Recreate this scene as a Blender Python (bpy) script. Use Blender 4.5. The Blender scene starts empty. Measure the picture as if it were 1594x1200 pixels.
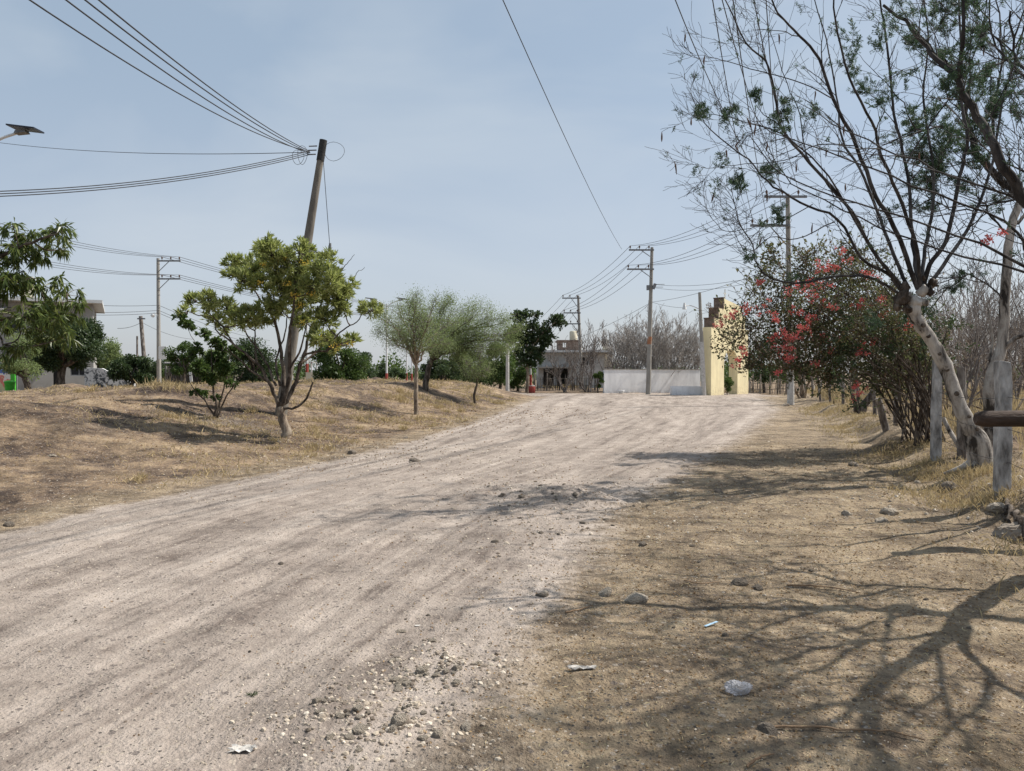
import bpy, math, random
import numpy as np
from mathutils import Vector
SC = bpy.context.scene
COL = SC.collection
R = math.radians
rng = np.random.default_rng(7)

# ------------------------------------------------------------------ camera
CAMZ, F, CX, CY, PITCH = 1.6, 1200.0, 797.0, 600.0, math.atan(20 / 1200)
cam_d = bpy.data.cameras.new('camera'); cam = bpy.data.objects.new('camera', cam_d); COL.objects.link(cam)
cam.location = (0, 0, CAMZ); cam.rotation_euler = (R(90) - PITCH, 0, 0)
cam_d.sensor_width = 36; cam_d.lens = 36 * F / 1594; cam_d.clip_end = 3000; cam_d.clip_start = 0.05
SC.camera = cam

def ray(px, py):
    u, v = (px - CX) / F, (CY - py) / F
    c, s = math.cos(PITCH), math.sin(PITCH)
    d = np.array([u, c + v * s, -s + v * c])
    return d / d[1]
def P(px, py, Y):                       # the point at depth Y seen at a photo pixel
    d = ray(px, py) * Y
    return np.array([d[0], d[1], d[2] + CAMZ])

# ------------------------------------------------------------------ sun
EL, AZ = R(52), R(18)                    # azimuth measured from +X towards +Y
SUN = np.array([math.cos(EL) * math.cos(AZ), math.cos(EL) * math.sin(AZ), math.sin(EL)])
def unshadow(px, py, z):                # the point at height z whose shadow falls at a ground pixel
    g = GP(px, py)
    return g + SUN / SUN[2] * (z - g[2])

# ------------------------------------------------------------------ noise
def _h(ix, iy, s):
    n = (ix.astype(np.int64) * 374761393 + iy.astype(np.int64) * 668265263 + s * 974711) & 0xffffffff
    n = ((n ^ (n >> 13)) * 1274126177) & 0xffffffff
    return ((n ^ (n >> 16)) & 0xffff) / 65535.0
def vn(x, y, s=0):
    x = np.asarray(x, float); y = np.asarray(y, float)
    ix, iy = np.floor(x), np.floor(y); fx, fy = x - ix, y - iy
    fx = fx * fx * (3 - 2 * fx); fy = fy * fy * (3 - 2 * fy)
    a, b, c, d = _h(ix, iy, s), _h(ix + 1, iy, s), _h(ix, iy + 1, s), _h(ix + 1, iy + 1, s)
    return (a + (b - a) * fx) * (1 - fy) + (c + (d - c) * fx) * fy - .5
def fbm(x, y, o=4, s=0):
    t, a = 0, 1.0
    for i in range(o):
        t = t + a * vn(x * 2 ** i, y * 2 ** i, s + i); a *= .5
    return t
def sst(t):
    t = np.clip(t, 0, 1); return t * t * (3 - 2 * t)

# ------------------------------------------------------------------ terrain
def xl(y): return np.interp(y, [-20, 3, 7.7, 10.7, 16, 27, 45, 60], [-7.5, -5.6, -5.1, -4.4, -2.6, -1.0, 1.2, 4])
def xr(y): return np.interp(y, [-20, 3, 4.57, 8.7, 17.5, 32, 45, 60, 75], [-4, -.3, .13, 1.2, 5.1, 11, 15, 18, 20])
def xb(y): return np.interp(y, [-20, 0, 5, 8.6, 12.5, 19.3, 48, 70], [-1, 3.6, 5.0, 5.75, 7.0, 9.3, 18, 26])
def mound(x, y):
    d = xl(y) - x - .5
    W = np.interp(y, [0, 10, 20, 40], [10.5, 10.5, 8.5, 5.5])
    m = sst(d / W)
    back = .55 * sst((d - 13) / 9)
    fade = 1 - sst((y - 50 - .12 * np.maximum(-x, 0)) / 9)
    return m * (1 - back) * np.maximum(fade, .12 * sst((d - 8) / 10))
def roadm(x, y):
    w = .35 + .012 * np.abs(y)
    m = sst((x - xl(y)) / w / 2 + .5) * (1 - sst((x - xr(y)) / (w * 4.5) + .5))
    far = sst((y - 50) / 4) * (1 - sst((y - 58.5) / 2)) * (1 - sst((x - 17) / 3)) * sst((x + 45) / 5)
    return np.maximum(m * (1 - sst((y - 56) / 4)), far)
def hgt(x, y):
    x = np.asarray(x, float); y = np.asarray(y, float)
    m, r = mound(x, y), roadm(x, y)
    h = m * (1.0 + .5 * fbm(x * .22 + 3, y * .22, 3, 5))
    h = h + .22 * np.exp(-((x + 9.6) ** 2 + (y - 16.5) ** 2) / 9) - .22 * np.exp(-((x + 7.2) ** 2 + (y - 20) ** 2) / 5)
    b = sst((x - (xb(y) - .85 + .6 * fbm(x * .9, y * .9, 2, 9))) / 1.0) * (.28 * (1 - .6 * sst((y - 20) / 30)))
    h = h + b * (1 + .8 * fbm(x * 1.4, y * 1.4, 3, 11))
    off = 1 - r
    h = h + off * (.10 * fbm(x * .7, y * .7, 4, 21) + m * (.13 * fbm(x * 1.9, y * 1.9, 3, 27) + .035 * fbm(x * 6.5, y * 6.5, 2, 29))) + .05 * fbm(x * .25, y * .25, 2, 31) * (1 - .5 * r)
    # wheel tracks and washed gullies along the road
    v = (x - xl(y)) / np.maximum(xr(y) - xl(y), 1)
    h = h + r * (.035 * vn(v * 9 + .25 * vn(y * .3, v * 2, 3), y * .06, 41) + .03 * vn(v * 22, y * .12, 43))
    near = 1 - sst((y - 9) / 16)
    h = h + near * (.026 * fbm(x * 3.1, y * 3.1, 3, 51) + (.007 + .008 * (1 - r)) * fbm(x * 11, y * 11, 2, 53))
    # the low gravel ridge down the road side, the two rubble patches
    for (gx, gy, s, a) in ((-.45, 4.25, .33, .03), (-.85, 3.55, .33, .035), (1.0, 9.6, .9, .05), (.1, 10.5, .9, .04)):
        h = h + a * np.exp(-((x - gx) ** 2 + (y - gy) ** 2) / s ** 2) * (1 + 2 * vn(x * 9, y * 9, 61))
    return h
def hz(x, y): return float(hgt(np.array([x]), np.array([y]))[0])
_YS = np.concatenate([np.linspace(2, 40, 3000), np.linspace(40, 200, 2500)])
def GP(px, py):                         # the ground point seen at a photo pixel
    d = ray(px, py); z = CAMZ + d[2] * _YS
    k = np.nonzero(z <= hgt(d[0] * _YS, _YS))[0]
    Y = _YS[k[0]] if len(k) else 200
    return np.array([d[0] * Y, Y, hz(d[0] * Y, Y)])
def on(px, Y):                          # the ground point in a photo column at depth Y
    x = (px - CX) / F * Y
    return np.array([x, Y, hz(x, Y)])

# ------------------------------------------------------------------ mesh builder
def nrm(v):
    v = np.asarray(v, float); return v / np.maximum(np.linalg.norm(v, axis=-1, keepdims=True), 1e-9)
class MB:
    def __init__(s): s.V = []; s.Fa = []; s.n = 0; s.sm = []
    def add(s, V, Fs, smooth=True):
        V = np.asarray(V, float).reshape(-1, 3); Fs = np.asarray(Fs, np.int64)
        s.V.append(V); s.Fa.append(Fs + s.n); s.sm.append(smooth); s.n += len(V)
    def tube(s, pts, rad, n=6, cap=True):
        p = np.asarray(pts, float); m = len(p); r = np.broadcast_to(np.asarray(rad, float), (m,))
        t = nrm(np.gradient(p, axis=0)); a = np.abs(p[-1] - p[0]); ref = np.zeros(3); ref[int(np.argmin(a))] = 1
        N = nrm(ref - (t @ ref)[:, None] * t); B = np.cross(t, N)
        an = np.arange(n) * 2 * math.pi / n
        V = p[:, None, :] + r[:, None, None] * (np.cos(an)[None, :, None] * N[:, None, :] + np.sin(an)[None, :, None] * B[:, None, :])
        i = np.arange(m - 1)[:, None] * n; j = np.arange(n)[None, :]; k = (j + 1) % n
        q = np.stack([i + j, i + k, i + n + k, i + n + j], -1).reshape(-1, 4)
        s.add(V, q)
        if cap:
            for e in (0, m - 1):
                b = s.n; s.add(np.vstack([V[e], p[e]]), [[(x + 1) % n, x, n] if e == 0 else [x, (x + 1) % n, n] for x in range(n)], False)
    def box(s, c, size, rz=0, taper=1.0, ry=0):
        c = np.asarray(c, float); h = np.asarray(size, float) / 2
        V = np.array([[x * (taper if z > 0 else 1), y * (taper if z > 0 else 1), z] for z in (-1, 1) for x, y in ((-1, -1), (1, -1), (1, 1), (-1, 1))], float) * h
        if ry: V = V @ np.array([[math.cos(ry), 0, -math.sin(ry)], [0, 1, 0], [math.sin(ry), 0, math.cos(ry)]])
        ca, sa = math.cos(rz), math.sin(rz)
        V = V @ np.array([[ca, sa, 0], [-sa, ca, 0], [0, 0, 1]]) + c
        s.add(V, [[0, 3, 2, 1], [4, 5, 6, 7], [0, 1, 5, 4], [1, 2, 6, 5], [2, 3, 7, 6], [3, 0, 4, 7]], False)
    def leaves(s, p, d, L, W, g, fold=.25, droop=0.0, nv=None):
        n = len(p); d = nrm(d); q = g.normal(size=(n, 3)) if nv is None else nv
        side = nrm(np.cross(d, q)); up = np.cross(side, d)
        L = np.broadcast_to(np.asarray(L, float), (n,))[:, None]; W = np.broadcast_to(np.asarray(W, float), (n,))[:, None]
        mid = p + d * L * .45 + up * W * fold
        tip = p + d * L; tip[:, 2] -= droop * L[:, 0]
        V = np.stack([p, mid + side * W * .5, tip, mid - side * W * .5], 1)
        s.add(V, np.arange(4 * n).reshape(n, 4), False)
    def build(s, name, mat, parent=None, origin=None):
        V = np.concatenate(s.V) if s.V else np.zeros((0, 3))
        o0 = np.array(parent['o'][:]) if parent is not None and origin is None else (np.zeros(3) if origin is None else np.asarray(origin, float))
        V = V - o0
        me = bpy.data.meshes.new(name); me.vertices.add(len(V)); me.vertices.foreach_set('co', V.ravel())
        lo = np.concatenate([f.ravel() for f in s.Fa]); tot = np.concatenate([np.full(len(f), f.shape[1]) for f in s.Fa])
        sm = np.concatenate([np.full(len(f), k) for f, k in zip(s.Fa, s.sm)])
        me.loops.add(len(lo)); me.loops.foreach_set('vertex_index', lo.astype(np.int32))
        me.polygons.add(len(tot)); me.polygons.foreach_set('loop_start', np.concatenate([[0], np.cumsum(tot)[:-1]]).astype(np.int32))
        me.polygons.foreach_set('use_smooth', sm.astype(bool)); me.update(calc_edges=True)
        if mat is not None: me.materials.append(mat)
        ob = bpy.data.objects.new(name, me); COL.objects.link(ob)
        if parent is not None: ob.parent = parent.ob if isinstance(parent, Th) else parent['ob']
        else: ob.location = o0
        return ob
class Th:                               # a thing: an Empty at its base that parents its parts
    def __init__(s, name, label, cat, loc, group=None):
        s.ob = bpy.data.objects.new(name, None); COL.objects.link(s.ob); s.ob.location = [float(v) for v in loc]; s.ob.empty_display_size = .2
        s.o = np.array(loc, float); tag(s.ob, label, cat, group, 'thing')
    def __getitem__(s, k): return s.o if k == 'o' else s.ob
def tag(o, label=None, cat=None, group=None, kind=None):
    kind = kind or ('thing' if label else None)
    for k, v in (('label', label), ('category', cat), ('group', group), ('kind', kind)):
        if v: o[k] = v
    return o
def sub(mb, name, mat, part, th):       # a sub-part under a part of thing th
    ob = mb.build(name, mat, None, th.o); ob.location = (0, 0, 0); ob.parent = part
    return ob

def smooth(pts, k=4, jit=0, g=rng):     # Catmull-Rom through the points
    p = np.asarray(pts, float); q = np.vstack([2 * p[0] - p[1], p, 2 * p[-1] - p[-2]]); out = []
    for i in range(1, len(q) - 2):
        for t in np.arange(k) / k:
            a, b, c, d = q[i - 1], q[i], q[i + 1], q[i + 2]
            out.append(.5 * (2 * b + (c - a) * t + (2 * a - 5 * b + 4 * c - d) * t * t + (3 * b - a - 3 * c + d) * t ** 3))
    out.append(p[-1]); out = np.array(out)
    if jit: out[1:-1] += g.normal(0, jit, out[1:-1].shape)
    return out

# ------------------------------------------------------------------ materials
class NT:
    def __init__(s, name):
        s.m = bpy.data.materials.new(name); s.m.use_nodes = True; s.t = s.m.node_tree; s.t.nodes.clear()
        s.out = s.n('ShaderNodeOutputMaterial')
    def n(s, typ, ins=None, **kw):
        nd = s.t.nodes.new(typ)
        for k, v in kw.items(): setattr(nd, k, v)
        for k, v in (ins or {}).items():
            so = nd.inputs[k]
            if hasattr(v, 'is_output'): s.t.links.new(v, so)
            else: so.default_value = v
        return nd
    def co(s): return s.n('ShaderNodeTexCoord').outputs['Object']
    def noise(s, vec, scale, detail=4, rough=.55, dist=0):
        return s.n('ShaderNodeTexNoise', {'Vector': vec, 'Scale': scale, 'Detail': detail, 'Roughness': rough, 'Distortion': dist}).outputs['Fac']
    def ramp(s, fac, *stops, interp='LINEAR'):
        r = s.n('ShaderNodeValToRGB', {'Fac': fac}); e = r.color_ramp; e.interpolation = interp
        while len(e.elements) < len(stops): e.elements.new(.5)
        for el, (p, c) in zip(e.elements, stops):
            el.position = p; el.color = (*c, 1) if hasattr(c, '__len__') else (c, c, c, 1)
        return r.outputs['Color']
    def math(s, op, a, b=0.0, clamp=False):
        return s.n('ShaderNodeMath', {0: a, 1: b}, operation=op, use_clamp=clamp).outputs[0]
    def mix(s, f, a, b, mode='MIX'):
        n = s.n('ShaderNodeMix', data_type='RGBA', blend_type=mode)
        for i, v in ((0, f), (6, a), (7, b)):
            if hasattr(v, 'is_output'): s.t.links.new(v, n.inputs[i])
            elif i == 0: n.inputs[0].default_value = v
            else: n.inputs[i].default_value = (*v, 1)
        return n.outputs[2]
    def bump(s, h, dist, strength=1.0, normal=None):
        i = {'Height': h, 'Distance': dist, 'Strength': strength}
        if normal is not None: i['Normal'] = normal
        return s.n('ShaderNodeBump', i).outputs['Normal']
    def bsdf(s, col, rough=.8, normal=None, spec=.3, **kw):
        i = {'Roughness': rough, 'Specular IOR Level': spec}
        i['Base Color'] = col if hasattr(col, 'is_output') else (*col, 1)
        if normal is not None: i['Normal'] = normal
        i.update(kw)
        return s.n('ShaderNodeBsdfPrincipled', i).outputs[0]
    def fin(s, sh): s.t.links.new(sh, s.out.inputs['Surface']); return s.m
def pm(name, c1, c2, scale=6, rough=.8, bump=.004, c3=None, spec=.3, stretch=None):
    t = NT(name); co = t.co()
    if stretch: co = t.n('ShaderNodeMapping', {'Vector': co, 'Scale': stretch}).outputs[0]
    a = t.noise(co, scale, 6, .62)
    st = [(.33, c1), (.66, c2)] + ([(.8, c3)] if c3 else [])
    c = t.ramp(a, *st)
    return t.fin(t.bsdf(c, rough, t.bump(t.noise(co, scale * 4, 4), bump) if bump else None, spec))
def leafm(name, c1, c2, trans=.35, rough=.5, c3=None, p3=.8, tl=None):
    tl = tl or tuple(min(1, v * 2.2) for v in c2)
    t = NT(name); r = t.n('ShaderNodeNewGeometry').outputs['Random Per Island']
    st = [(0, c1), (p3 if c3 else 1, c2)] + ([(1, c3)] if c3 else [])
    c = t.ramp(r, *st)
    d = t.bsdf(c, rough, None, .35)
    tl = t.n('ShaderNodeBsdfTranslucent', {'Color': t.mix(.5, c, tl, 'MIX')}).outputs[0]
    return t.fin(t.n('ShaderNodeMixShader', {0: trans, 1: d, 2: tl}).outputs[0])
# ------------------------------------------------------------------ ground and road, one continuous relief
def spaced(*segs):
    out = [segs[0][0]]
    for a, b, s in segs:
        out += list(np.linspace(a, b, max(1, int(round((b - a) / s))) + 1)[1:])
    return np.array(out)
def ground_mat():
    t = NT('dry_earth'); co = t.co()
    at = t.n('ShaderNodeVertexColor', layer_name='zone').outputs['Color']
    se = t.n('ShaderNodeSeparateColor', {'Color': at}).outputs
    uv = t.n('ShaderNodeUVMap', uv_map='flow').outputs[0]
    fl = t.n('ShaderNodeMapping', {'Vector': uv, 'Scale': (.10, 1.5, 1)}).outputs[0]
    fl2 = t.n('ShaderNodeMapping', {'Vector': uv, 'Scale': (.35, 6, 1)}).outputs[0]
    nb, nm, nf, nx = t.noise(co, .45, 5, .6), t.noise(co, 2.6, 5, .65), t.noise(co, 17, 5, .7), t.noise(co, 75, 3, .7)
    trk, trk2 = t.noise(fl, 2.2, 4, .6, .4), t.noise(fl2, 1.2, 4, .65, .3)
    # pale packed dust in the wheel lines, greyer loose gravel between them
    vv = t.n('ShaderNodeSeparateXYZ', {'Vector': uv}).outputs[1]; vw = t.math('ADD', vv, t.math('MULTIPLY', t.math('SUBTRACT', nb, .5), 1.6)); rut = None
    for c0, w0, a0 in ((5.75, .32, 1.0), (4.35, .22, .6), (2.7, .3, .7), (1.15, .28, .8), (.2, .2, .5)):
        e = t.math('MULTIPLY', t.math('EXPONENT', t.math('MULTIPLY', t.math('POWER', t.math('DIVIDE', t.math('SUBTRACT', vw, c0), w0), 2.0), -1.0)), a0); rut = e if rut is None else t.math('ADD', rut, e)
    v = t.math('ADD', t.math('MULTIPLY', trk, .47), t.math('ADD', t.math('MULTIPLY', trk2, .44), t.math('MULTIPLY', t.math('SUBTRACT', nm, .5), .42)))
    v = t.math('ADD', v, t.math('ADD', t.math('MULTIPLY', t.math('SUBTRACT', nf, .5), .27), t.math('MULTIPLY', t.math('SUBTRACT', rut, .35), .11)))
    road = t.ramp(v, (.27, (.165, .133, .113)), (.39, (.285, .238, .203)), (.52, (.385, .325, .279)), (.66, (.485, .415, .358)))
    w = t.math('ADD', t.math('MULTIPLY', nm, .45), t.math('ADD', t.math('MULTIPLY', nf, .33), t.math('MULTIPLY', nb, .22)))
    verge = t.ramp(w, (.37, (.075, .056, .042)), (.45, (.19, .146, .103)), (.53, (.31, .238, .16)), (.64, (.43, .348, .242)))
    w2 = t.math('ADD', t.math('MULTIPLY', nb, .42), t.math('ADD', t.math('MULTIPLY', nm, .33), t.math('MULTIPLY', nf, .25)))
    hill = t.ramp(w2, (.43, (.068, .05, .041)), (.48, (.155, .112, .081)), (.545, (.285, .207, .135)), (.64, (.42, .318, .205)))
    jit = t.math('MULTIPLY', t.math('SUBTRACT', t.math('ADD', t.math('MULTIPLY', nm, .45), t.math('ADD', t.math('MULTIPLY', nf, .25), t.math('MULTIPLY', nb, .3))), .5), 2.2)
    k1 = t.n('ShaderNodeMapRange', {'Value': t.math('ADD', se[0], jit), 1: .25, 2: .75}, interpolation_type='SMOOTHSTEP').outputs[0]
    k2 = t.n('ShaderNodeMapRange', {'Value': t.math('ADD', se[1], jit), 1: .3, 2: .7}, interpolation_type='SMOOTHSTEP').outputs[0]
    k3 = t.n('ShaderNodeMapRange', {'Value': t.math('ADD', se[2], t.math('MULTIPLY', jit, .6)), 1: .35, 2: .8}, interpolation_type='SMOOTHSTEP').outputs[0]
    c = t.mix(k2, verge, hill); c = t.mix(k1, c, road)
    c = t.mix(t.math('MULTIPLY', k3, .75), c, t.ramp(nf, (.35, (.075, .06, .05)), (.65, (.22, .185, .15))))       # dark soil and gravel, and tree shade painted into the ground
    # grit: crushed stone grains, some pale and some dark
    vo = t.n('ShaderNodeTexVoronoi', {'Vector': co, 'Scale': 55.0, 'Randomness': 1.0}); hue = t.n('ShaderNodeSeparateColor', {'Color': vo.outputs['Color']}).outputs[0]
    core = t.math('LESS_THAN', vo.outputs['Distance'], .42)
    c = t.mix(t.math('MULTIPLY', core, t.math('GREATER_THAN', hue, .95)), c, (.40, .345, .285))
    c = t.mix(t.math('MULTIPLY', core, t.math('LESS_THAN', hue, .08)), c, (.10, .088, .078))
    vo2 = t.n('ShaderNodeTexVoronoi', {'Vector': co, 'Scale': 17.0, 'Randomness': 1.0}); hue2 = t.n('ShaderNodeSeparateColor', {'Color': vo2.outputs['Color']}).outputs[1]
    core2 = t.math('LESS_THAN', t.math('ADD', vo2.outputs['Distance'], t.math('MULTIPLY', nf, .25)), .42)
    c = t.mix(t.math('MULTIPLY', t.math('MULTIPLY', core2, t.math('GREATER_THAN', hue2, .88)), .7), c, (.40, .34, .28))
    c = t.mix(t.math('MULTIPLY', t.math('MULTIPLY', core2, t.math('LESS_THAN', hue2, .12)), .7), c, (.13, .11, .10))
    mott = t.noise(co, 1.15, 8, .72); c = t.mix(t.math('SUBTRACT', 1.0, t.math('MULTIPLY', k1, .6)), c, t.ramp(mott, (.34, .55), (.5, 1.0), (.66, 1.22)), 'MULTIPLY')
    grain = t.math('SUBTRACT', 1.0, vo.outputs['Distance'])
    h = t.math('ADD', t.math('MULTIPLY', nf, 1.0), t.math('ADD', t.math('MULTIPLY', nx, .5), t.math('MULTIPLY', grain, .25)))
    nb_ = t.bump(h, .034, t.math('SUBTRACT', 1.0, t.math('MULTIPLY', k1, .25)), t.bump(nm, .07, .6))
    return t.fin(t.bsdf(c, .95, nb_, .12))
def make_ground():
    xs = spaced((-700, -200, 60), (-200, -60, 12), (-60, -25, 1.6), (-25, -9, .3), (-9, 9.5, .075), (9.5, 30, .4), (30, 70, 2.5), (70, 210, 14), (210, 700, 60))
    ys = spaced((-60, -6, 6), (-6, 1.6, .4), (1.6, 12, .06), (12, 30, .15), (30, 75, .5), (75, 200, 8), (200, 1200, 60))
    X, Y = np.meshgrid(xs, ys); Z = hgt(X, Y); nx, ny = len(xs), len(ys)
    V = np.stack([X, Y, Z], -1).reshape(-1, 3)
    q = (np.arange(ny - 1)[:, None] * nx + np.arange(nx - 1)[None, :]).reshape(-1)
    Fq = np.stack([q, q + 1, q + nx + 1, q + nx], -1)
    r = roadm(X, Y); m = np.maximum(sst((xl(Y) - X - .2 - .35 * fbm(X * .5, Y * .5, 3, 81)) / 1.4), .75 * sst((Y - 50) / 10))
    m = np.maximum(m, sst((X - xb(Y) - .6) / 1.2))
    # dark soil by road bottom and gravel ridge; tree shadows painted in as darker ground
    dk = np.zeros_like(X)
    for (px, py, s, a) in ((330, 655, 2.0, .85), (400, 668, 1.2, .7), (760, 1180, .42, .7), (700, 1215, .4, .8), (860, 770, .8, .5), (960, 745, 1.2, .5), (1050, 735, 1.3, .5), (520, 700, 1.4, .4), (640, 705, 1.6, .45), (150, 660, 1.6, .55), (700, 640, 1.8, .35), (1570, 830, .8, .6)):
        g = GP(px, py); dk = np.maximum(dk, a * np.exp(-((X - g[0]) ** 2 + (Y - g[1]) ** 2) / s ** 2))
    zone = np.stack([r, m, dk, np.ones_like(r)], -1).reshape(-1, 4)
    # flow coordinates: along the road, across the road
    acr = (X - xl(Y)) / np.maximum(xr(Y) - xl(Y), 1) * 6.0
    flow = np.stack([Y, acr], -1).reshape(-1, 2)
    cx, cy = V[Fq].mean(1)[:, 0], V[Fq].mean(1)[:, 1]; isr = (roadm(cx, cy) + .5 * fbm(cx * 1.5, cy * 1.5, 2, 77)) > .5
    mat = ground_mat()
    for nm, sel in (('ground', ~isr), ('road', isr)):
        f = Fq[sel]; u, inv = np.unique(f, return_inverse=True); f2 = inv.reshape(f.shape)
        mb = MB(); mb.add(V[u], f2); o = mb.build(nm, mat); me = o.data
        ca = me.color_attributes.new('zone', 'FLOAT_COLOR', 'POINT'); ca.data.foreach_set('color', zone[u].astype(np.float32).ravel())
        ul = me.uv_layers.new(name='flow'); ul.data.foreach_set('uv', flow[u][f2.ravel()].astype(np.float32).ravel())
        # the same normals on both sides of the joint
        dzx = np.gradient(Z, axis=1) / np.gradient(X, axis=1); dzy = np.gradient(Z, axis=0) / np.gradient(Y, axis=0)
        N = nrm(np.stack([-dzx, -dzy, np.ones_like(Z)], -1).reshape(-1, 3))
        me.normals_split_custom_set_from_vertices(N[u].tolist())
        tag(o, kind='structure')
make_ground()

# ------------------------------------------------------------------ stones, gravel
def ico(sub_=1, g=rng, jit=.18, flat=.7):
    f = (1 + 5 ** .5) / 2
    v = [(-1, f, 0), (1, f, 0), (-1, -f, 0), (1, -f, 0), (0, -1, f), (0, 1, f), (0, -1, -f), (0, 1, -f), (f, 0, -1), (f, 0, 1), (-f, 0, -1), (-f, 0, 1)]
    F_ = [(0, 11, 5), (0, 5, 1), (0, 1, 7), (0, 7, 10), (0, 10, 11), (1, 5, 9), (5, 11, 4), (11, 10, 2), (10, 7, 6), (7, 1, 8), (3, 9, 4), (3, 4, 2), (3, 2, 6), (3, 6, 8), (3, 8, 9), (4, 9, 5), (2, 4, 11), (6, 2, 10), (8, 6, 7), (9, 8, 1)]
    v = [np.array(a, float) / np.linalg.norm(a) for a in v]
    for _ in range(sub_):
        c = {}; nF = []
        def md(a, b):
            k = (min(a, b), max(a, b))
            if k not in c: c[k] = len(v); v.append(nrm(v[a] + v[b]))
            return c[k]
        for a, b, d in F_:
            x, y, z = md(a, b), md(b, d), md(d, a); nF += [(a, x, z), (b, y, x), (d, z, y), (x, y, z)]
        F_ = nF
    V = np.array(v)
    for _ in range(7):                                     # knock flat facets off
        n = nrm(g.normal(size=3)); k = g.uniform(.55, .85); dd = V @ n; V = V - np.where(dd > k, dd - k, 0)[:, None] * n
    V = V * (1 + g.normal(0, jit * .25, (len(V), 1))) * np.array([1, g.uniform(.65, 1), flat])
    return V, np.array(F_)
def stone_mat(name, c1, c2, isl=False):
    t = NT(name); co = t.co()
    if isl:
        c = t.ramp(t.n('ShaderNodeNewGeometry').outputs['Random Per Island'], (0, (.15, .12, .095)), (.2, (.32, .265, .21)), (.7, (.47, .40, .315)), (1, (.66, .58, .48)))
        return t.fin(t.bsdf(c, .9, None, .15))
    ra = t.n('ShaderNodeObjectInfo').outputs['Random']
    c = t.mix(t.math('MULTIPLY', t.noise(co, 3, 6, .7), .8), t.ramp(ra, (0, c1), (1, c2)), t.ramp(ra, (0, c2), (1, c1)))
    return t.fin(t.bsdf(c, .9, t.bump(t.noise(co, 7, 5), .08), .2))
M_pale = stone_mat('pale_stone', (.47, .395, .31), (.64, .56, .46)); M_grey = stone_mat('dark_stone', (.18, .15, .12), (.38, .32, .26))
M_gravel = stone_mat('loose_gravel', None, None, True)
def scatter_gravel():
    g = np.random.default_rng(11); P_ = []; S_ = []
    def put(x, y, s, keep=None):
        k = np.ones(len(x), bool) if keep is None else keep
        P_.append(np.stack([x[k], y[k], hgt(x[k], y[k]) + s[k] * .02], -1)); S_.append(s[k])
    for n, y0, y1, a, b in ((14000, 2.6, 5.5, .002, .007), (14000, 5.5, 10, .0035, .012), (12000, 9, 17, .005, .019), (7000, 16, 32, .009, .03), (1500, 30, 55, .015, .05)):
        y = y0 + (y1 - y0) * g.random(n); x = (g.random(n) * 1.5 - .75) * y
        s = a * (b / a) ** (g.random(n) ** 2.6)
        cl = fbm(x * .8, y * .5, 3, 91) + .25 * vn(x * 5, y * 5, 92)
        put(x, y, s, (cl + .9 * (g.random(n) - .45)) > 0)
    # rubble patches and the loose ridge between the tracks
    for (px, py, n, sx, sy, a, b) in ((670, 1045, 650, .24, .2, .006, .022), (580, 1125, 650, .27, .16, .006, .022), (430, 1080, 250, .3, .3, .004, .012), (760, 960, 250, .35, .4, .004, .013), (830, 800, 500, .5, 1.3, .008, .03), (900, 760, 600, .9, 1.6, .008, .03), (720, 730, 400, .9, 1.5, .008, .026), (620, 705, 500, 1.6, 1.2, .01, .035), (480, 715, 350, 1.4, 1.0, .01, .03), (1480, 790, 300, .7, .8, .01, .04), (1180, 800, 250, 1, .8, .008, .028)):
        c = GP(px, py); x = c[0] + g.normal(0, sx, n); y = c[1] + g.normal(0, sy, n); put(x, y, a * (b / a) ** (g.random(n) ** 2))
    Pn = np.concatenate(P_); S = np.concatenate(S_); mb = MB(); base = [ico(0, g, .3) for _ in range(8)]; kk = g.integers(0, 8, len(Pn))
    for i, (v, f) in enumerate(base):
        p, s = Pn[kk == i], S[kk == i]; n = len(p); a = g.random(n) * 6.283; ca, sa = np.cos(a), np.sin(a)
        X = v[None, :, 0] * ca[:, None] - v[None, :, 1] * sa[:, None]; Y = v[None, :, 0] * sa[:, None] + v[None, :, 1] * ca[:, None]
        V = np.stack([X, Y * g.uniform(.6, 1, (n, 1)), np.broadcast_to(v[None, :, 2], X.shape)], -1) * s[:, None, None] + p[:, None, :]
        Fs = (f[None] + (np.arange(n) * len(v))[:, None, None]).reshape(-1, 3); mb.add(V.reshape(-1, 3), Fs, False)
    tag(mb.build('gravel', M_gravel), 'loose grey and pale gravel scattered over the dirt road', 'gravel', kind='stuff')
scatter_gravel()
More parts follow.
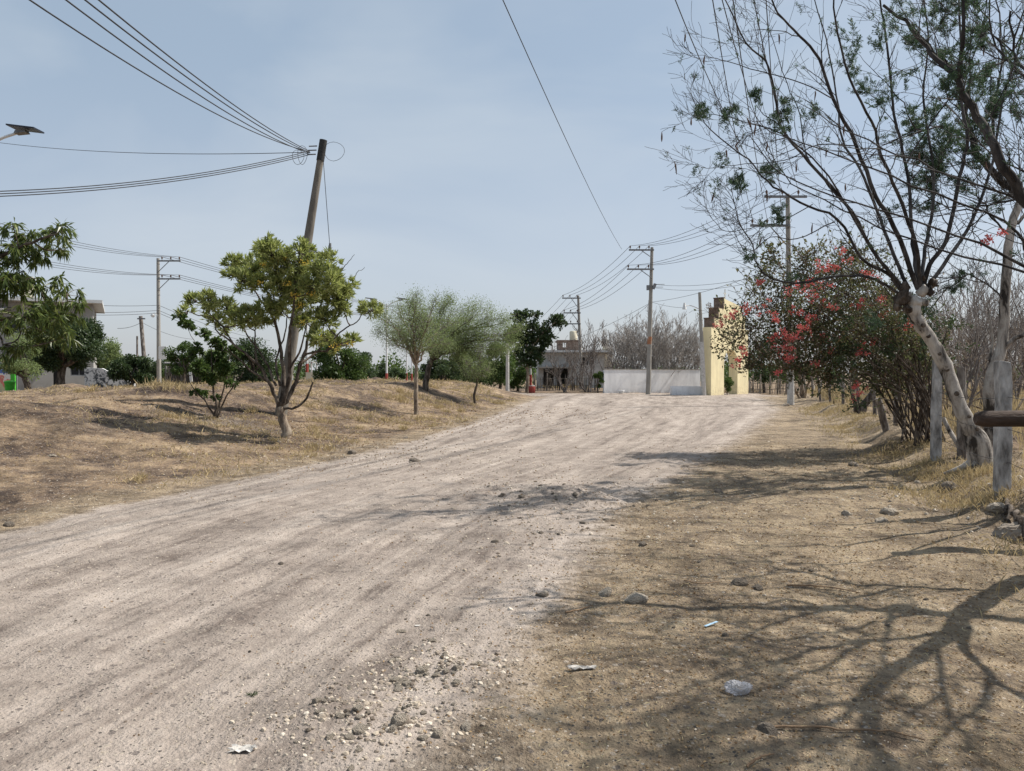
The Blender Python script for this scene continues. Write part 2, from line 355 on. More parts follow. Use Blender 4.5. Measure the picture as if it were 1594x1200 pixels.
def scatter_stones():
    g = np.random.default_rng(5); mesh = {}
    for key, m in (('p', M_pale), ('d', M_grey)):
        for i in range(6):
            mb = MB(); v, f = ico(2, g, .12, g.uniform(.55, .85)); mb.add(v, f, False); o = mb.build('stone', m); mesh[key, i] = o.data; bpy.data.objects.remove(o)
    def stone(p, r, key, label, group=None):
        o = bpy.data.objects.new('stone', mesh[key, int(g.integers(6))]); COL.objects.link(o)
        o.location = (p[0], p[1], hz(p[0], p[1]) + r * .02); o.scale = (r * g.uniform(.85, 1.2), r * g.uniform(.85, 1.1), r * g.uniform(.75, 1)); o.rotation_euler = (g.normal(0, .2), g.normal(0, .2), g.random() * 6.28)
        tag(o, label, 'stone', group)
    S = lambda px, py, r, key, label: stone(GP(px, py), r, key, label)
    S(624, 985, .030, 'p', 'pale flat pebble lying alone above the upper rubble patch')
    S(438, 878, .030, 'd', 'small dark stone alone in the middle of the pale road')
    S(620, 1128, .052, 'p', 'largest pale cobble of the lower rubble patch')
    S(560, 1138, .045, 'p', 'rounded whitish cobble at the left of the lower rubble patch')
    S(655, 1048, .045, 'p', 'largest pale cobble of the upper rubble patch')
    S(988, 935, .085, 'p', 'big half-buried tan rock at the edge of the road and the dry verge')
    S(1148, 909, .07, 'd', 'dark grey rock lit on one side, beyond the blue straw')
    S(1178, 918, .065, 'd', 'smaller dark rock just right of the dark grey rock')
    S(1195, 1138, .042, 'd', 'blue-grey stone at the left tip of the long dry twig')
    S(940, 926, .06, 'p', 'tan stone left of the big half-buried rock')
    S(1002, 849, .055, 'd', 'small black stone in the branch shadows of the verge')
    S(632, 682, .09, 'd', 'dark stone near the slim acacia trunk at the road edge')
    S(547, 706, .12, 'd', 'broad grey rock on the road edge right of the flowering tree')
    S(646, 718, .11, 'd', 'dark lump of gravel on the road below the acacia')
    S(1385, 800, .10, 'p', 'white stone in the cluster in front of the fence')
    S(1372, 812, .08, 'p', 'pale flat stone beside the white stone near the fence')
    S(1318, 801, .07, 'p', 'pale stone left of the cluster in front of the fence')
    S(1122, 768, .09, 'd', 'dark stone on the verge left of the rail shadow')
    S(1330, 725, .11, 'd', 'dark stone on the verge under the arching shrub')
    S(1478, 762, .16, 'd', 'grey boulder half sunk in the grassy bank by the whitewashed post')
    S(1552, 795, .14, 'p', 'light rock at the foot of the whitewashed fence post')
    S(12, 818, .07, 'd', 'dark stone at the left margin of the road')
    S(1222, 632, .25, 'd', 'dark rock beside the white foot of the pole near the bougainvillea')
    for (px, py, n, sx, sy, a, b, key, lab, grp) in (
            (672, 1048, 44, .17, .15, .012, .032, 'p', 'pale cobble in the upper rubble patch on the road', 'cobbles of the upper rubble patch'),
            (575, 1125, 44, .2, .12, .012, .034, 'p', 'pale cobble in the lower rubble patch on the road', 'cobbles of the lower rubble patch'),
            (830, 790, 36, .5, 1.2, .02, .05, 'd', 'grey stone in the loose ridge between the tracks', 'stones of the loose ridge'),
            (1180, 980, 26, 1.1, 1.3, .012, .03, 'd', 'dark pebble on the dry shaded verge', 'dark pebbles on the verge'),
            (1420, 760, 24, .9, 1.2, .02, .07, 'p', 'pale stone on the bank before the fence', 'stones along the fence bank'),
            (250, 1000, 34, 1.3, 1.4, .008, .02, 'd', 'small dark pebble on the pale road', 'dark pebbles on the road'),
            (330, 690, 26, 3, 1.6, .03, .09, 'p', 'pale stone on the dry grassy mound', 'stones on the mound')):
        c = GP(px, py)
        for _ in range(n):
            x, y = c[0] + g.normal(0, sx), c[1] + g.normal(0, sy); stone((x, max(y, 2.7)), a * (b / a) ** (g.random() ** 1.6), key, lab, grp)
scatter_stones()

# ------------------------------------------------------------------ dry grass, leaf litter
M_dry = leafm('dry_grass_blade', (.30, .22, .11), (.47, .37, .21), .2, .8, (.20, .15, .075), .8)
M_dryp = leafm('pale_straw', (.42, .33, .18), (.58, .49, .31), .2, .85)
M_litter = leafm('fallen_leaf', (.16, .09, .045), (.36, .25, .13), .1, .8)
def blades(mb, x, y, L, W, g, lean=.5):
    n = len(x); p = np.stack([x, y, hgt(x, y) - .005], -1); d = np.stack([g.normal(0, lean, n), g.normal(0, lean, n), np.ones(n)], -1); mb.leaves(p, d, L, W, g, .1, .15)
def grass():
    g = np.random.default_rng(3); mb = MB(); n = 90000
    y = 6 + 44 * g.random(n) ** 1.3; x = xl(y) - .3 - 22 * g.random(n) ** 1.1
    k = (fbm(x * .45, y * .45, 4, 101) + .5 * vn(x * 3, y * 3, 103) + .5 * (g.random(n) - .72) + .1 * mound(x, y)) > .30
    k &= np.abs(x) < .8 * y + 1
    x, y = x[k], y[k]; L = .05 + .16 * g.random(len(x)) ** 2.5 + .003 * y; blades(mb, x, y, L, .005 + .0007 * y, g, .8)
    nt = 420; ty = 7 + 38 * g.random(nt) ** 1.2; tx = xl(ty) - .8 - 18 * g.random(nt) ** 1.1; tk = (fbm(tx * .3, ty * .3, 3, 131) + .4 * (g.random(nt) - .5)) > .02; tx, ty = tx[tk], ty[tk]; c = 70
    x = np.repeat(tx, c) + g.normal(0, .11, len(tx) * c) * np.repeat(g.uniform(.5, 1.8, len(tx)), c); y = np.repeat(ty, c) + g.normal(0, .10, len(tx) * c); blades(mb, x, y, np.repeat(g.uniform(.08, .3, len(tx)), c) * g.uniform(.4, 1.1, len(x)), .005 + .0006 * y, g, .55)
    n = 30000; y = 5 + 30 * g.random(n) ** 1.4; x = xb(y) + g.normal(-.35, .45, n)     # along the fence bank
    k = (fbm(x * .9, y * .9, 3, 111) + .5 * (g.random(n) - .5)) > .10; x, y = x[k], y[k]
    blades(mb, x, y, .05 + .14 * g.random(len(x)) ** 2, .006 + .0005 * y, g, .6)
    n = 30000; y = 10 + 50 * g.random(n); x = xb(y) + .5 + 16 * g.random(n)            # tall standing straw in the field
    k = (fbm(x * .5, y * .5, 3, 121) + .5 * (g.random(n) - .5)) > -.05; x, y = x[k], y[k]
    blades(mb, x, y, .3 + .6 * g.random(len(x)), .012 + .0006 * y, g, .25)
    tag(mb.build('dry_grass', M_dry), 'golden dry grass matted over the mound and the fence bank', 'grass', kind='stuff')
    mb = MB(); n = 5200                                                               # single straws lying on the bare verge
    y = 2.6 + 12 * g.random(n) ** 1.5; x = xr(y) + g.random(n) * (xb(y) - xr(y) + .4)
    p = np.stack([x, y, hgt(x, y) + .004], -1); a = g.random(n) * 6.28; mb.leaves(p, np.stack([np.cos(a), np.sin(a), g.normal(.05, .12, n)], -1), .015 + .05 * g.random(n) ** 2, .0025 + .0005 * y, g, .1)
    tag(mb.build('straw_litter', M_dryp), 'bits of pale straw strewn over the bare verge', 'straw', kind='stuff')
    mb = MB(); X = []; Yy = []
    for (px, py, n, sx, sy) in ((330, 660, 2200, 2.4, 1.5), (440, 690, 500, 1.6, .8), (1180, 860, 2600, 1.8, 2.6), (1300, 1020, 2600, 1.2, 1.2), (1150, 1120, 1200, .8, .6), (1400, 740, 1400, 1.3, 2.2), (1480, 900, 900, .7, 1), (560, 650, 1500, 2.5, 2), (120, 700, 1500, 3, 2), (700, 640, 1000, 3, 4)):
        c = GP(px, py); X.append(c[0] + g.normal(0, sx, n)); Yy.append(c[1] + g.normal(0, sy, n))
    x, y = np.concatenate(X), np.concatenate(Yy); k = y > 2.6; x, y = x[k], y[k]; n = len(x); a = g.random(n) * 6.28
    mb.leaves(np.stack([x, y, hgt(x, y) + .006], -1), np.stack([np.cos(a), np.sin(a), g.normal(.1, .25, n)], -1), .010 + .0022 * y, .006 + .0010 * y, g, .3)
    tag(mb.build('leaf_litter', M_litter), 'brown fallen leaves under the trees and over the verge', 'leaf litter', kind='stuff')
grass()
# ------------------------------------------------------------------ vegetation
def rotd(d, ang, g):
    q = nrm(np.cross(d, g.normal(size=3))); return nrm(d * math.cos(ang) + q * math.sin(ang))
def grow(mb, g, p, d, L, r, lvl, sites, wob=.12, up=.05, k=(3, 5), ang=(.35, .8), ratio=.62, seg=5, rmin=.0025, tipr=.45, lo=.25):
    pts = [np.asarray(p, float)]; ds = [nrm(d)]; d = nrm(d)
    for i in range(seg):
        d = nrm(d + g.normal(0, wob, 3) + np.array([0, 0, up])); pts.append(pts[-1] + d * L / seg); ds.append(d)
    rad = np.maximum(r * (1 - (1 - tipr) * np.arange(seg + 1) / seg), rmin)
    mb.tube(pts, rad, 7 if r > .05 else (5 if r > .02 else (4 if r > .008 else 3)), cap=False)
    if lvl <= 0:
        for i in range(1, seg + 1): sites.append((pts[i], ds[i], L))
        return
    for _ in range(int(g.integers(k[0], k[1] + 1))):
        t = lo + (1 - lo) * g.random(); i = min(int(t * seg), seg - 1); f = t * seg - i
        q = pts[i] + (pts[i + 1] - pts[i]) * f
        grow(mb, g, q, rotd(ds[i], g.uniform(*ang), g), L * ratio * g.uniform(.7, 1.15), max(rad[i] * .62, rmin), lvl - 1, sites, wob, up, k, ang, ratio, seg, rmin, tipr, lo)
    grow(mb, g, pts[-1], ds[-1], L * ratio, rad[-1], lvl - 1, sites, wob, up, k, ang, ratio, seg, rmin, tipr, lo)
def limb(pix, Ys, r0, r1, mb, n=7, k=4, jit=.012, g=rng, p0=None):
    Y = np.interp(np.linspace(0, 1, len(pix)), np.linspace(0, 1, len(Ys)), Ys)
    p = [P(a, b, y) for (a, b), y in zip(pix, Y)]
    if p0 is not None: p[0] = np.asarray(p0)
    p = smooth(p, k, jit, g); mb.tube(p, np.linspace(r0, r1, len(p)), n); return p
def link(mb, a, b, r0, r1, g, sag=.1, n=4):
    m = (a + b) / 2 + g.normal(0, .06, 3) * np.linalg.norm(b - a) + np.array([0, 0, -sag * np.linalg.norm(b - a)])
    mb.tube(smooth([a, m, b], 3), np.linspace(r0, r1, 7), n, False)
def bark(name, c1, c2, c3, scale=7, bump=.012):
    t = NT(name); co = t.co(); a = t.noise(t.n('ShaderNodeMapping', {'Vector': co, 'Scale': (1, 1, .35)}).outputs[0], scale, 6, .65, .5)
    c = t.ramp(a, (.40, c1), (.5, c2), (.62, c3))
    return t.fin(t.bsdf(c, .9, t.bump(t.noise(co, scale * 5, 5, .7), bump, 1, t.bump(a, .02, .6)), .15))
B_white = bark('pale_blotched_bark', (.045, .038, .033), (.33, .295, .26), (.52, .48, .43), 4.5)
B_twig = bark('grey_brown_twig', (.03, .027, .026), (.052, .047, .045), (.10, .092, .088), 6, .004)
B_dark = bark('dark_bark', (.045, .035, .028), (.095, .075, .06), (.18, .15, .125), 9)
B_tan = bark('tan_bark', (.13, .10, .075), (.26, .205, .155), (.38, .32, .25), 8)
B_grey = bark('bare_grey_twig', (.10, .085, .078), (.18, .155, .14), (.30, .27, .25), 4, .004)
L_pinn = leafm('small_pinnate_leaf', (.02, .045, .022), (.06, .10, .05), .25, .6)
L_lance = leafm('lance_leaf', (.09, .115, .035), (.28, .32, .11), .42, .38, (.50, .52, .23), .55, (.42, .48, .12))
L_olive = leafm('olive_small_leaf', (.10, .135, .05), (.21, .26, .105), .38, .6)
L_dark = leafm('dark_leaf', (.018, .035, .014), (.055, .085, .03), .25, .45, (.09, .12, .045), .85)
L_mid = leafm('green_leaf', (.025, .05, .012), (.075, .12, .028), .28, .5, (.12, .16, .04), .85)
L_mango = leafm('drooping_leaf', (.045, .072, .022), (.13, .17, .045), .38, .36, (.26, .28, .10), .8, (.2, .25, .06))
L_boug = leafm('hedge_leaf', (.018, .032, .014), (.11, .12, .05), .35, .5, (.20, .10, .065), .68)
L_dry = leafm('brown_leaf', (.07, .045, .03), (.19, .13, .08), .15, .8)
F_red = leafm('red_bract', (.55, .08, .09), (.70, .20, .19), .28, .6, (.64, .23, .14), .75, (.6, .12, .1))
F_yel = leafm('yellow_petal', (.58, .36, .04), (.74, .52, .10), .25, .6)
M_pod = leafm('dry_pod', (.09, .05, .035), (.17, .10, .07), .1, .7)

def rand_leaves(mb, g, c, r, n, L, W, up=.3, out=.6, droop=0., flat=.8):
    q = nrm(g.normal(size=(n, 3))) * (g.random((n, 1)) ** .45); p = c + q * np.array([r, r, r * flat])
    mb.leaves(p, q * out + g.normal(0, .6, (n, 3)) + np.array([0, 0, up]), L * g.uniform(.6, 1.15, n), W * g.uniform(.7, 1.1, n), g, .2, droop)
def pinnate(mb, g, sites, k, L, W, nn=10, sp=.012):
    """feathery sprays: pairs of leaflets along a short stalk"""
    if not sites: return
    p = np.array([s[0] for s in sites]); d = np.array([s[1] for s in sites]); p = np.repeat(p, k, 0); d = nrm(np.repeat(d, k, 0) + g.normal(0, .8, (len(p), 3)))
    sd = nrm(np.cross(d, g.normal(size=d.shape))); ln = g.uniform(.6, 1.1, (len(p), 1))
    for j in range(nn):
        q = p + d * (j // 2 + 1) * sp * ln; mb.leaves(q, sd * (1 if j % 2 else -1) + d * .45, L * g.uniform(.7, 1.1, len(p)), W, g, .1)

# -------- the big bare tree with the pale trunk by the fence
def big_tree():
    g = np.random.default_rng(21); Y = 10.9; base = on(1532, Y)
    th = Th('bare_tree', 'tall nearly leafless tree with leaning whitish trunk beside the fence posts', 'tree', base)
    tr = MB(); pts = smooth([base + [.02, 0, -.15]] + [P(a, b, Y + dy) for a, b, dy in ((1522, 690, 0), (1508, 662, 0), (1494, 634, .02), (1480, 593, .03), (1466, 559, .03), (1450, 530, .02), (1434, 508, 0), (1424, 489, 0), (1418, 468, 0))], 4, .006, g)
    n = len(pts); rr = np.interp(np.linspace(0, 1, n), [0, .06, .15, .22, .5, .8, 1], [.21, .165, .14, .105, .093, .09, .10]) * (1 + .06 * g.normal(size=n)); tr.tube(pts, rr, 14)
    for px, py, r in ((1409, 460, .10), (1436, 452, .095), (1424, 470, .11), (1440, 470, .06), (1452, 445, .05)):      # burls where it was pollarded
        v, f = ico(2, g, .25, 1); tr.add(v * r + P(px, py, Y - .02), f)
    for a in (0, 1.1, 2.4, 3.6, 5.0):
        tr.tube(smooth([base + [.1 * math.cos(a), .1 * math.sin(a), .12], base + [.25 * math.cos(a), .25 * math.sin(a), .0], base + [.5 * math.cos(a), .5 * math.sin(a), -.12]], 3), np.linspace(.07, .02, 7), 7)
    tr.build('trunk', B_white, th)
    for px, py, r in ((1404, 464, .115), (1398, 478, .07), (1412, 480, .075), (1454, 440, .065), (1447, 455, .06), (1409, 448, .08), (1436, 432, .05)):
        m = MB(); v, f = ico(2, g, .5, 1); m.add(v * r * (1 + .4 * vn(v[:, 0] * 3 + px, v[:, 2] * 3, 4)[:, None]) + P(px, py, Y - .05), f); m.build('burl', B_dark, th)
    for i, s_ in ((7, .03), (10, .026), (14, .034), (18, .03), (21, .026), (25, .03), (28, .034)):
        o = nrm(np.array([g.uniform(-.7, .5), -1, .1])); c = pts[i] + o * rr[i] * .93; m = MB(); m.tube([c - o * .02, c + o * .012, c + o * .016], [s_ * 1.2, s_, s_ * .4], 9); m.build('knot', B_dark, th)
    lb = MB(); tw = MB(); sites = []
    hub = lambda px, py: P(px, py, Y)
    L = [([(1429, 450), (1392, 352), (1363, 304), (1333, 227), (1297, 154), (1275, 92), (1245, 55), (1212, 22), (1190, -30)], [Y, Y - .4, Y - .8], .058, .010),
         ([(1430, 450), (1424, 400), (1419, 352), (1410, 257), (1392, 176), (1381, 73), (1370, 0), (1362, -90)], [Y, Y + .5, Y + .9], .055, .010),
         ([(1438, 445), (1447, 412), (1473, 374), (1495, 275), (1506, 213), (1496, 150), (1495, 70), (1490, -60)], [Y, Y - .2, Y + .3], .06, .012),
         ([(1408, 452), (1359, 389), (1326, 330), (1260, 253), (1216, 194), (1198, 106), (1161, 66), (1124, -10)], [Y, Y - .7, Y - 1.2], .045, .008),
         ([(1405, 455), (1380, 425), (1341, 403), (1304, 341), (1245, 315), (1194, 282), (1165, 249), (1106, 202), (1080, 158)], [Y, Y - .2, Y + .4], .042, .006),
         ([(1405, 460), (1367, 437), (1327, 429), (1287, 432), (1249, 440), (1212, 437), (1188, 424), (1176, 405), (1171, 380), (1150, 345)], [Y, Y - .6, Y - 1.1], .034, .007),
         ([(1415, 450), (1385, 380), (1366, 330), (1338, 262), (1310, 215), (1303, 150), (1285, 60), (1262, -20)], [Y, Y + .7, Y + 1.6], .046, .008),
         ([(1434, 450), (1440, 385), (1452, 320), (1450, 240), (1437, 150), (1445, 60), (1430, -60)], [Y, Y + .9, Y + 1.8], .05, .01),
         ([(1432, 450), (1428, 390), (1398, 300), (1372, 245), (1358, 190), (1322, 120), (1300, 30), (1296, -40)], [Y, Y - .8, Y - 1.6], .048, .009),
         ([(1440, 450), (1478, 400), (1515, 340), (1545, 250), (1560, 160), (1590, 60), (1610, -50)], [Y, Y + .5, Y + .8], .05, .01),
         ([(1344, 367), (1290, 275), (1240, 225), (1196, 200), (1150, 187), (1112, 178)], [Y - .45, Y - .7, Y - .9], .022, .005),
         ([(1265, 318), (1215, 345), (1180, 352), (1130, 360), (1105, 335)], [Y + .3, Y + .5], .012, .004),
         ([(1300, 345), (1240, 372), (1200, 368), (1165, 392), (1135, 350)], [Y, Y - .3], .014, .004),
         ([(1297, 154), (1250, 130), (1180, 110), (1130, 95), (1102, 88)], [Y - .6, Y - .9], .014, .004),
         ([(1333, 227), (1275, 225), (1220, 250), (1160, 255), (1100, 262)], [Y - .5, Y - .2], .014, .004),
         ([(1410, 257), (1450, 190), (1500, 120), (1530, 40), (1540, -30)], [Y + .5, Y + .7], .022, .008),
         ([(1326, 330), (1290, 290), (1255, 240), (1245, 180), (1225, 130), (1195, 40)], [Y - .6, Y - .1], .018, .005)]
    for pix, Ys, r0, r1 in L:
        r0 *= .6; r1 *= .9
        p = limb(pix, Ys, r0, r1, lb, 7, 4, .006, g); m = len(p)
        tang = nrm(np.gradient(p, axis=0)); ln = np.linalg.norm(p[-1] - p[0])
        for i in range(3, m):
            t = i / m
            if g.random() < .22 + .45 * t:
                r = max((r0 + (r1 - r0) * t) * .5, .0035)
                d = rotd(tang[i], g.uniform(.35, .95), g)
                d = nrm(d + np.array([-.12, 0, .12]))
                grow(tw, g, p[i], d, g.uniform(.25, .62), min(r, .009), 2 if g.random() < .5 else 1, sites, .14, .04, (2, 4), (.4, 1.0), .62, 5, .0026)
        grow(tw, g, p[-1], tang[-1], .36, r1, 2, sites, .13, .05, (2, 4), (.4, .9), .62, 5, .0026)
    lb.build('limbs', B_twig, th); tw.build('twigs', B_twig, th)
    # small leaf sprays left only here and there
    lf = MB(); cl = [(1180, 155, 16), (1138, 185, 18), (1095, 172, 14), (1215, 190, 18), (1228, 160, 14), (1200, 268, 16), (1207, 330, 22), (1228, 298, 12), (1150, 285, 14), (1120, 252, 12), (1192, 345, 14), (1325, 85, 18), (1340, 130, 20), (1362, 170, 16), (1260, 175, 14), (1290, 230, 16), (1345, 375, 12), (1420, 60, 20), (1470, 100, 24), (1175, 405, 14), (1240, 430, 16), (1085, 260, 10), (1330, 245, 12), (1380, 20, 20), (1545, 130, 30), (1520, 60, 26), (1110, 290, 10), (1440, 195, 16)]
    keep = []
    for s in sites:
        d = s[0]; u = d[0] / d[1] * F + CX; w = CY - F * math.tan(math.atan2(d[2] - CAMZ, d[1]) + PITCH)
        near = any((u - a) ** 2 + (w - b) ** 2 < c * c for a, b, c in cl)
        if (near and g.random() < .8) or g.random() < .012: keep.append(s)
    pinnate(lf, g, keep, 3, .030, .010, 10, .013)
    lf.build('foliage', L_pinn, th)
    pods = [s for s in sites if s[1][2] < .4]; g.shuffle(pods)
    for s in pods[:26]:
        m = MB(); a = np.array(s[0]); e = a + np.array([g.normal(0, .02), g.normal(0, .02), -g.uniform(.10, .18)])
        m.tube(smooth([a, (a + e) / 2 + g.normal(0, .012, 3), e], 3), [.003, .008, .011, .012, .011, .008, .003], 5); m.build('seed_pod', M_pod, th)
big_tree()

# -------- second tree, straight slim trunk behind the whitewashed post
def slim_tree():
    g = np.random.default_rng(33); Y = 12.6; base = on(1538, Y)
    th = Th('bare_tree', 'slim pale tree behind the whitewashed post, dense thorny crown at the right edge', 'tree', base)
    tr = MB(); p = smooth([base - [0, 0, .1], P(1541, 650, Y), P(1540, 604, Y), P(1551, 562, Y), P(1560, 539, Y), P(1563, 497, Y), P(1566, 440, Y), P(1569, 395, Y), P(1575, 350, Y), P(1590, 308, Y)], 4, .006, g)
    tr.tube(p, np.linspace(.11, .058, len(p)), 10)
    limb([(1553, 552), (1575, 530), (1600, 515), (1640, 470)], [Y, Y - .3], .05, .02, tr, 7, 4, .01, g)
    limb([(1545, 600), (1542, 560), (1545, 520), (1535, 470)], [Y, Y + .2], .035, .01, tr, 6, 4, .01, g)
    tr.build('trunk', B_white, th)
    lb = MB(); tw = MB(); sites = []
    for pix, Ys, r0, r1 in (([(1590, 310), (1553, 279), (1513, 220), (1500, 158), (1492, 118), (1465, 92), (1420, 40)], [Y, Y - .6], .07, .018), ([(1588, 318), (1620, 240), (1640, 150), (1630, 40)], [Y, Y + .5], .06, .015), ([(1560, 282), (1545, 190), (1560, 90), (1550, 0)], [Y - .2, Y + .8], .03, .01),
                            ([(1590, 310), (1660, 260), (1740, 200), (1800, 80)], [Y, Y + .2], .05, .012), ([(1513, 220), (1470, 195), (1430, 200), (1395, 150)], [Y - .4, Y - .9], .022, .007), ([(1575, 350), (1610, 330), (1660, 320), (1720, 250)], [Y, Y + .8], .03, .01), ([(1572, 370), (1540, 330), (1520, 300), (1505, 270)], [Y, Y + .4], .018, .006),
                            ([(1498, 150), (1530, 110), (1585, 90), (1640, 100)], [Y - .5, Y], .022, .008), ([(1595, 308), (1540, 318), (1490, 330), (1440, 300)], [Y, Y - .5], .02, .006), ([(1600, 200), (1680, 120), (1700, -40)], [Y, Y - .3], .03, .01), ([(1563, 470), (1520, 430), (1490, 432), (1465, 460)], [Y, Y - .3], .014, .005)):
        q = limb(pix, Ys, r0, r1, lb, 7, 4, .02, g); tg = nrm(np.gradient(q, axis=0))
        for i in range(2, len(q)):
            if g.random() < .62: grow(tw, g, q[i], rotd(tg[i], g.uniform(.4, 1.1), g), g.uniform(.45, 1.0), .010, 2, sites, .15, .03, (2, 4), (.4, 1.0), .62, 5, .0028)
    lb.build('limbs', B_twig, th); tw.build('twigs', B_twig, th)
    lf = MB(); k = [s for s in sites if fbm(np.array([s[0][0] * 1.3]), np.array([s[0][2] * 1.3]), 2, 7)[0] > .17]
    pinnate(lf, g, k, 3, .036, .011, 12, .014)
    lf.build('foliage', L_pinn, th)
    for (px, py) in ((1540, 372), (1560, 362), (1532, 378)):
        m = MB(); rand_leaves(m, g, P(px, py, Y - .3), .07, 40, .05, .035); m.build('blossom', F_red, th)
slim_tree()

# -------- the tree beside the camera that throws the branching shadow, its limb reaching into the top right
def near_tree():
    g = np.random.default_rng(44); fork = unshadow(1500, 958, 2.15); low = unshadow(1590, 905, 1.55); base = np.array([low[0] + .75, low[1] + .25, 0]); base[2] = hz(base[0], base[1])
    th = Th('shade_tree', 'thorn tree just outside the right edge, leafy limb crossing the top right corner', 'tree', base)
    tr = MB(); p = smooth([base - [0, 0, .1], (base + low) / 2 + [.04, 0, .05], low, (low + fork) / 2 + [0, .03, .02], fork], 4, .008, g); tr.tube(p, np.linspace(.105, .085, len(p)), 12)
    S = [([(1457, 1005), (1388, 1054), (1356, 1075), (1349, 1130), (1370, 1175), (1390, 1230)], 2.35, 3.2, .085, .03), ([(1436, 953), (1388, 944), (1318, 951), (1249, 958), (1179, 981), (1127, 1026)], 2.3, 3.9, .065, .010), ([(1544, 918), (1474, 918), (1405, 913), (1318, 906), (1249, 890), (1207, 883), (1185, 868)], 1.7, 3.9, .05, .010),
         ([(1470, 985), (1353, 998), (1301, 1007), (1235, 1022), (1193, 1043), (1100, 1075)], 2.4, 4.0, .055, .009), ([(1550, 960), (1620, 968), (1720, 960)], 2.2, 3.0, .07, .03), ([(1502, 1012), (1544, 1054), (1594, 1088), (1680, 1130)], 2.3, 3.4, .05, .02), ([(1352, 1098), (1283, 1099), (1214, 1116), (1110, 1127), (1040, 1134), (960, 1130)], 3.1, 4.2, .035, .008),
         ([(1388, 944), (1380, 985), (1372, 1040), (1330, 1110)], 2.6, 3.8, .03, .008), ([(1318, 951), (1240, 935), (1130, 940), (1040, 925), (960, 935)], 3.1, 4.6, .03, .008), ([(1235, 1022), (1130, 1050), (1010, 1090), (900, 1105)], 3.5, 4.8, .026, .007), ([(1370, 1175), (1420, 1230), (1500, 1290)], 3.2, 4, .05, .015),
         ([(1457, 1005), (1470, 1080), (1500, 1150), (1560, 1200)], 2.4, 3.9, .035, .01), ([(1249, 890), (1130, 900), (1010, 890), (900, 900)], 3.6, 5.2, .022, .006)]
    lb = MB(); tw = MB(); sites = []
    for pix, z0, z1, r0, r1 in S:
        q = [unshadow(a, b, z) for (a, b), z in zip(pix, np.linspace(z0, z1, len(pix)))]
        if pix[0] in ((1457, 1005), (1436, 953), (1470, 985), (1550, 960), (1502, 1012)): q = [fork] + q
        if pix[0] == (1544, 918): q = [low] + q
        q = smooth(q, 4, .012, g); lb.tube(q, np.linspace(r0 * .72, r1, len(q)), 7); tg = nrm(np.gradient(q, axis=0))
        for i in range(4, len(q)):
            if g.random() < .6: grow(tw, g, q[i], nrm(rotd(tg[i], g.uniform(.4, 1.0), g) + np.array([.12, .05, .2])), g.uniform(.35, .75), .009, 2, sites, .15, .06, (2, 3), (.4, 1.0), .62, 5, .003)
    for pix, z0, z1, r0 in (([(1436, 953), (1380, 965), (1300, 985), (1200, 1000), (1100, 1000)], 2.5, 4.0, .028), ([(1405, 913), (1330, 930), (1240, 915), (1140, 925)], 2.6, 4.2, .024), ([(1353, 998), (1280, 1040), (1190, 1075), (1080, 1110)], 3.0, 4.3, .024), ([(1356, 1075), (1290, 1130), (1200, 1165), (1090, 1180)], 2.9, 4.2, .026), ([(1388, 1054), (1320, 1060), (1240, 1080)], 2.8, 3.9, .02), ([(1544, 1054), (1520, 1110), (1450, 1160), (1400, 1210)], 2.7, 4.0, .022), ([(1470, 1080), (1420, 1110), (1385, 1150)], 2.8, 3.8, .018), ([(1179, 981), (1100, 960), (1000, 970), (880, 990)], 3.9, 5.0, .018), ([(1349, 1130), (1270, 1160), (1170, 1190)], 3.1, 4.0, .022)):
        q = smooth([unshadow(a, b, z) for (a, b), z in zip(pix, np.linspace(z0, z1, len(pix)))], 4, .012, g); lb.tube(q, np.linspace(r0, .006, len(q)), 6); tg = nrm(np.gradient(q, axis=0))
        for i in range(2, len(q)):
            if g.random() < .7: grow(tw, g, q[i], nrm(rotd(tg[i], g.uniform(.4, 1.0), g) + np.array([.1, .05, .15])), g.uniform(.3, .7), .008, 2, sites, .15, .06, (2, 3), (.4, 1.0), .62, 5, .003)
    Yl = 6.0
    st = fork
    q = smooth([st, st + np.array([-.3, .3, .35]), P(1660, 400, Yl), P(1594, 306, Yl), P(1555, 245, Yl), P(1528, 190, Yl + .1), P(1500, 147, Yl + .2), P(1487, 117, Yl + .2), P(1462, 95, Yl + .3), P(1420, 45, Yl + .4), P(1375, 8, Yl + .5)], 4, .008, g)
    lb.tube(q, np.linspace(.052, .011, len(q)), 8); tg = nrm(np.gradient(q, axis=0)); s2 = []
    for i in range(13, len(q)):
        if g.random() < .5: grow(tw, g, q[i], nrm(rotd(tg[i], g.uniform(.4, 1.1), g) + np.array([0, 0, .15])), g.uniform(.25, .5), .007, 2 if i > 22 else 1, s2, .16, .03, (2, 3), (.4, 1.0), .62, 5, .0022)
    lb.tube(smooth([P(1490, 125, Yl + .2), P(1496, 90, Yl + .1), P(1500, 40, Yl), P(1498, -30, Yl)], 3), np.linspace(.025, .01, 10), 6)
    for a in (.2, 1.6, 2.9, 4.2, 5.4): tr.tube(smooth([base + [.12 * math.cos(a), .12 * math.sin(a), .15], base + [.3 * math.cos(a), .3 * math.sin(a), 0], base + [.6 * math.cos(a), .6 * math.sin(a), -.15]], 3), np.linspace(.07, .02, 7), 6)
    lb.V += tw.V; lb.Fa += [f + lb.n for f in tw.Fa]; lb.sm += tw.sm; tr.build('trunk', B_dark, th); lb.build('limbs', B_twig, th)
    lf = MB(); pinnate(lf, g, [s for s in s2 if g.random() < .55], 3, .020, .006, 14, .008); pinnate(lf, g, [s for s in sites if g.random() < .1], 2, .025, .008, 12, .009)
    lf.build('foliage', L_pinn, th)
near_tree()
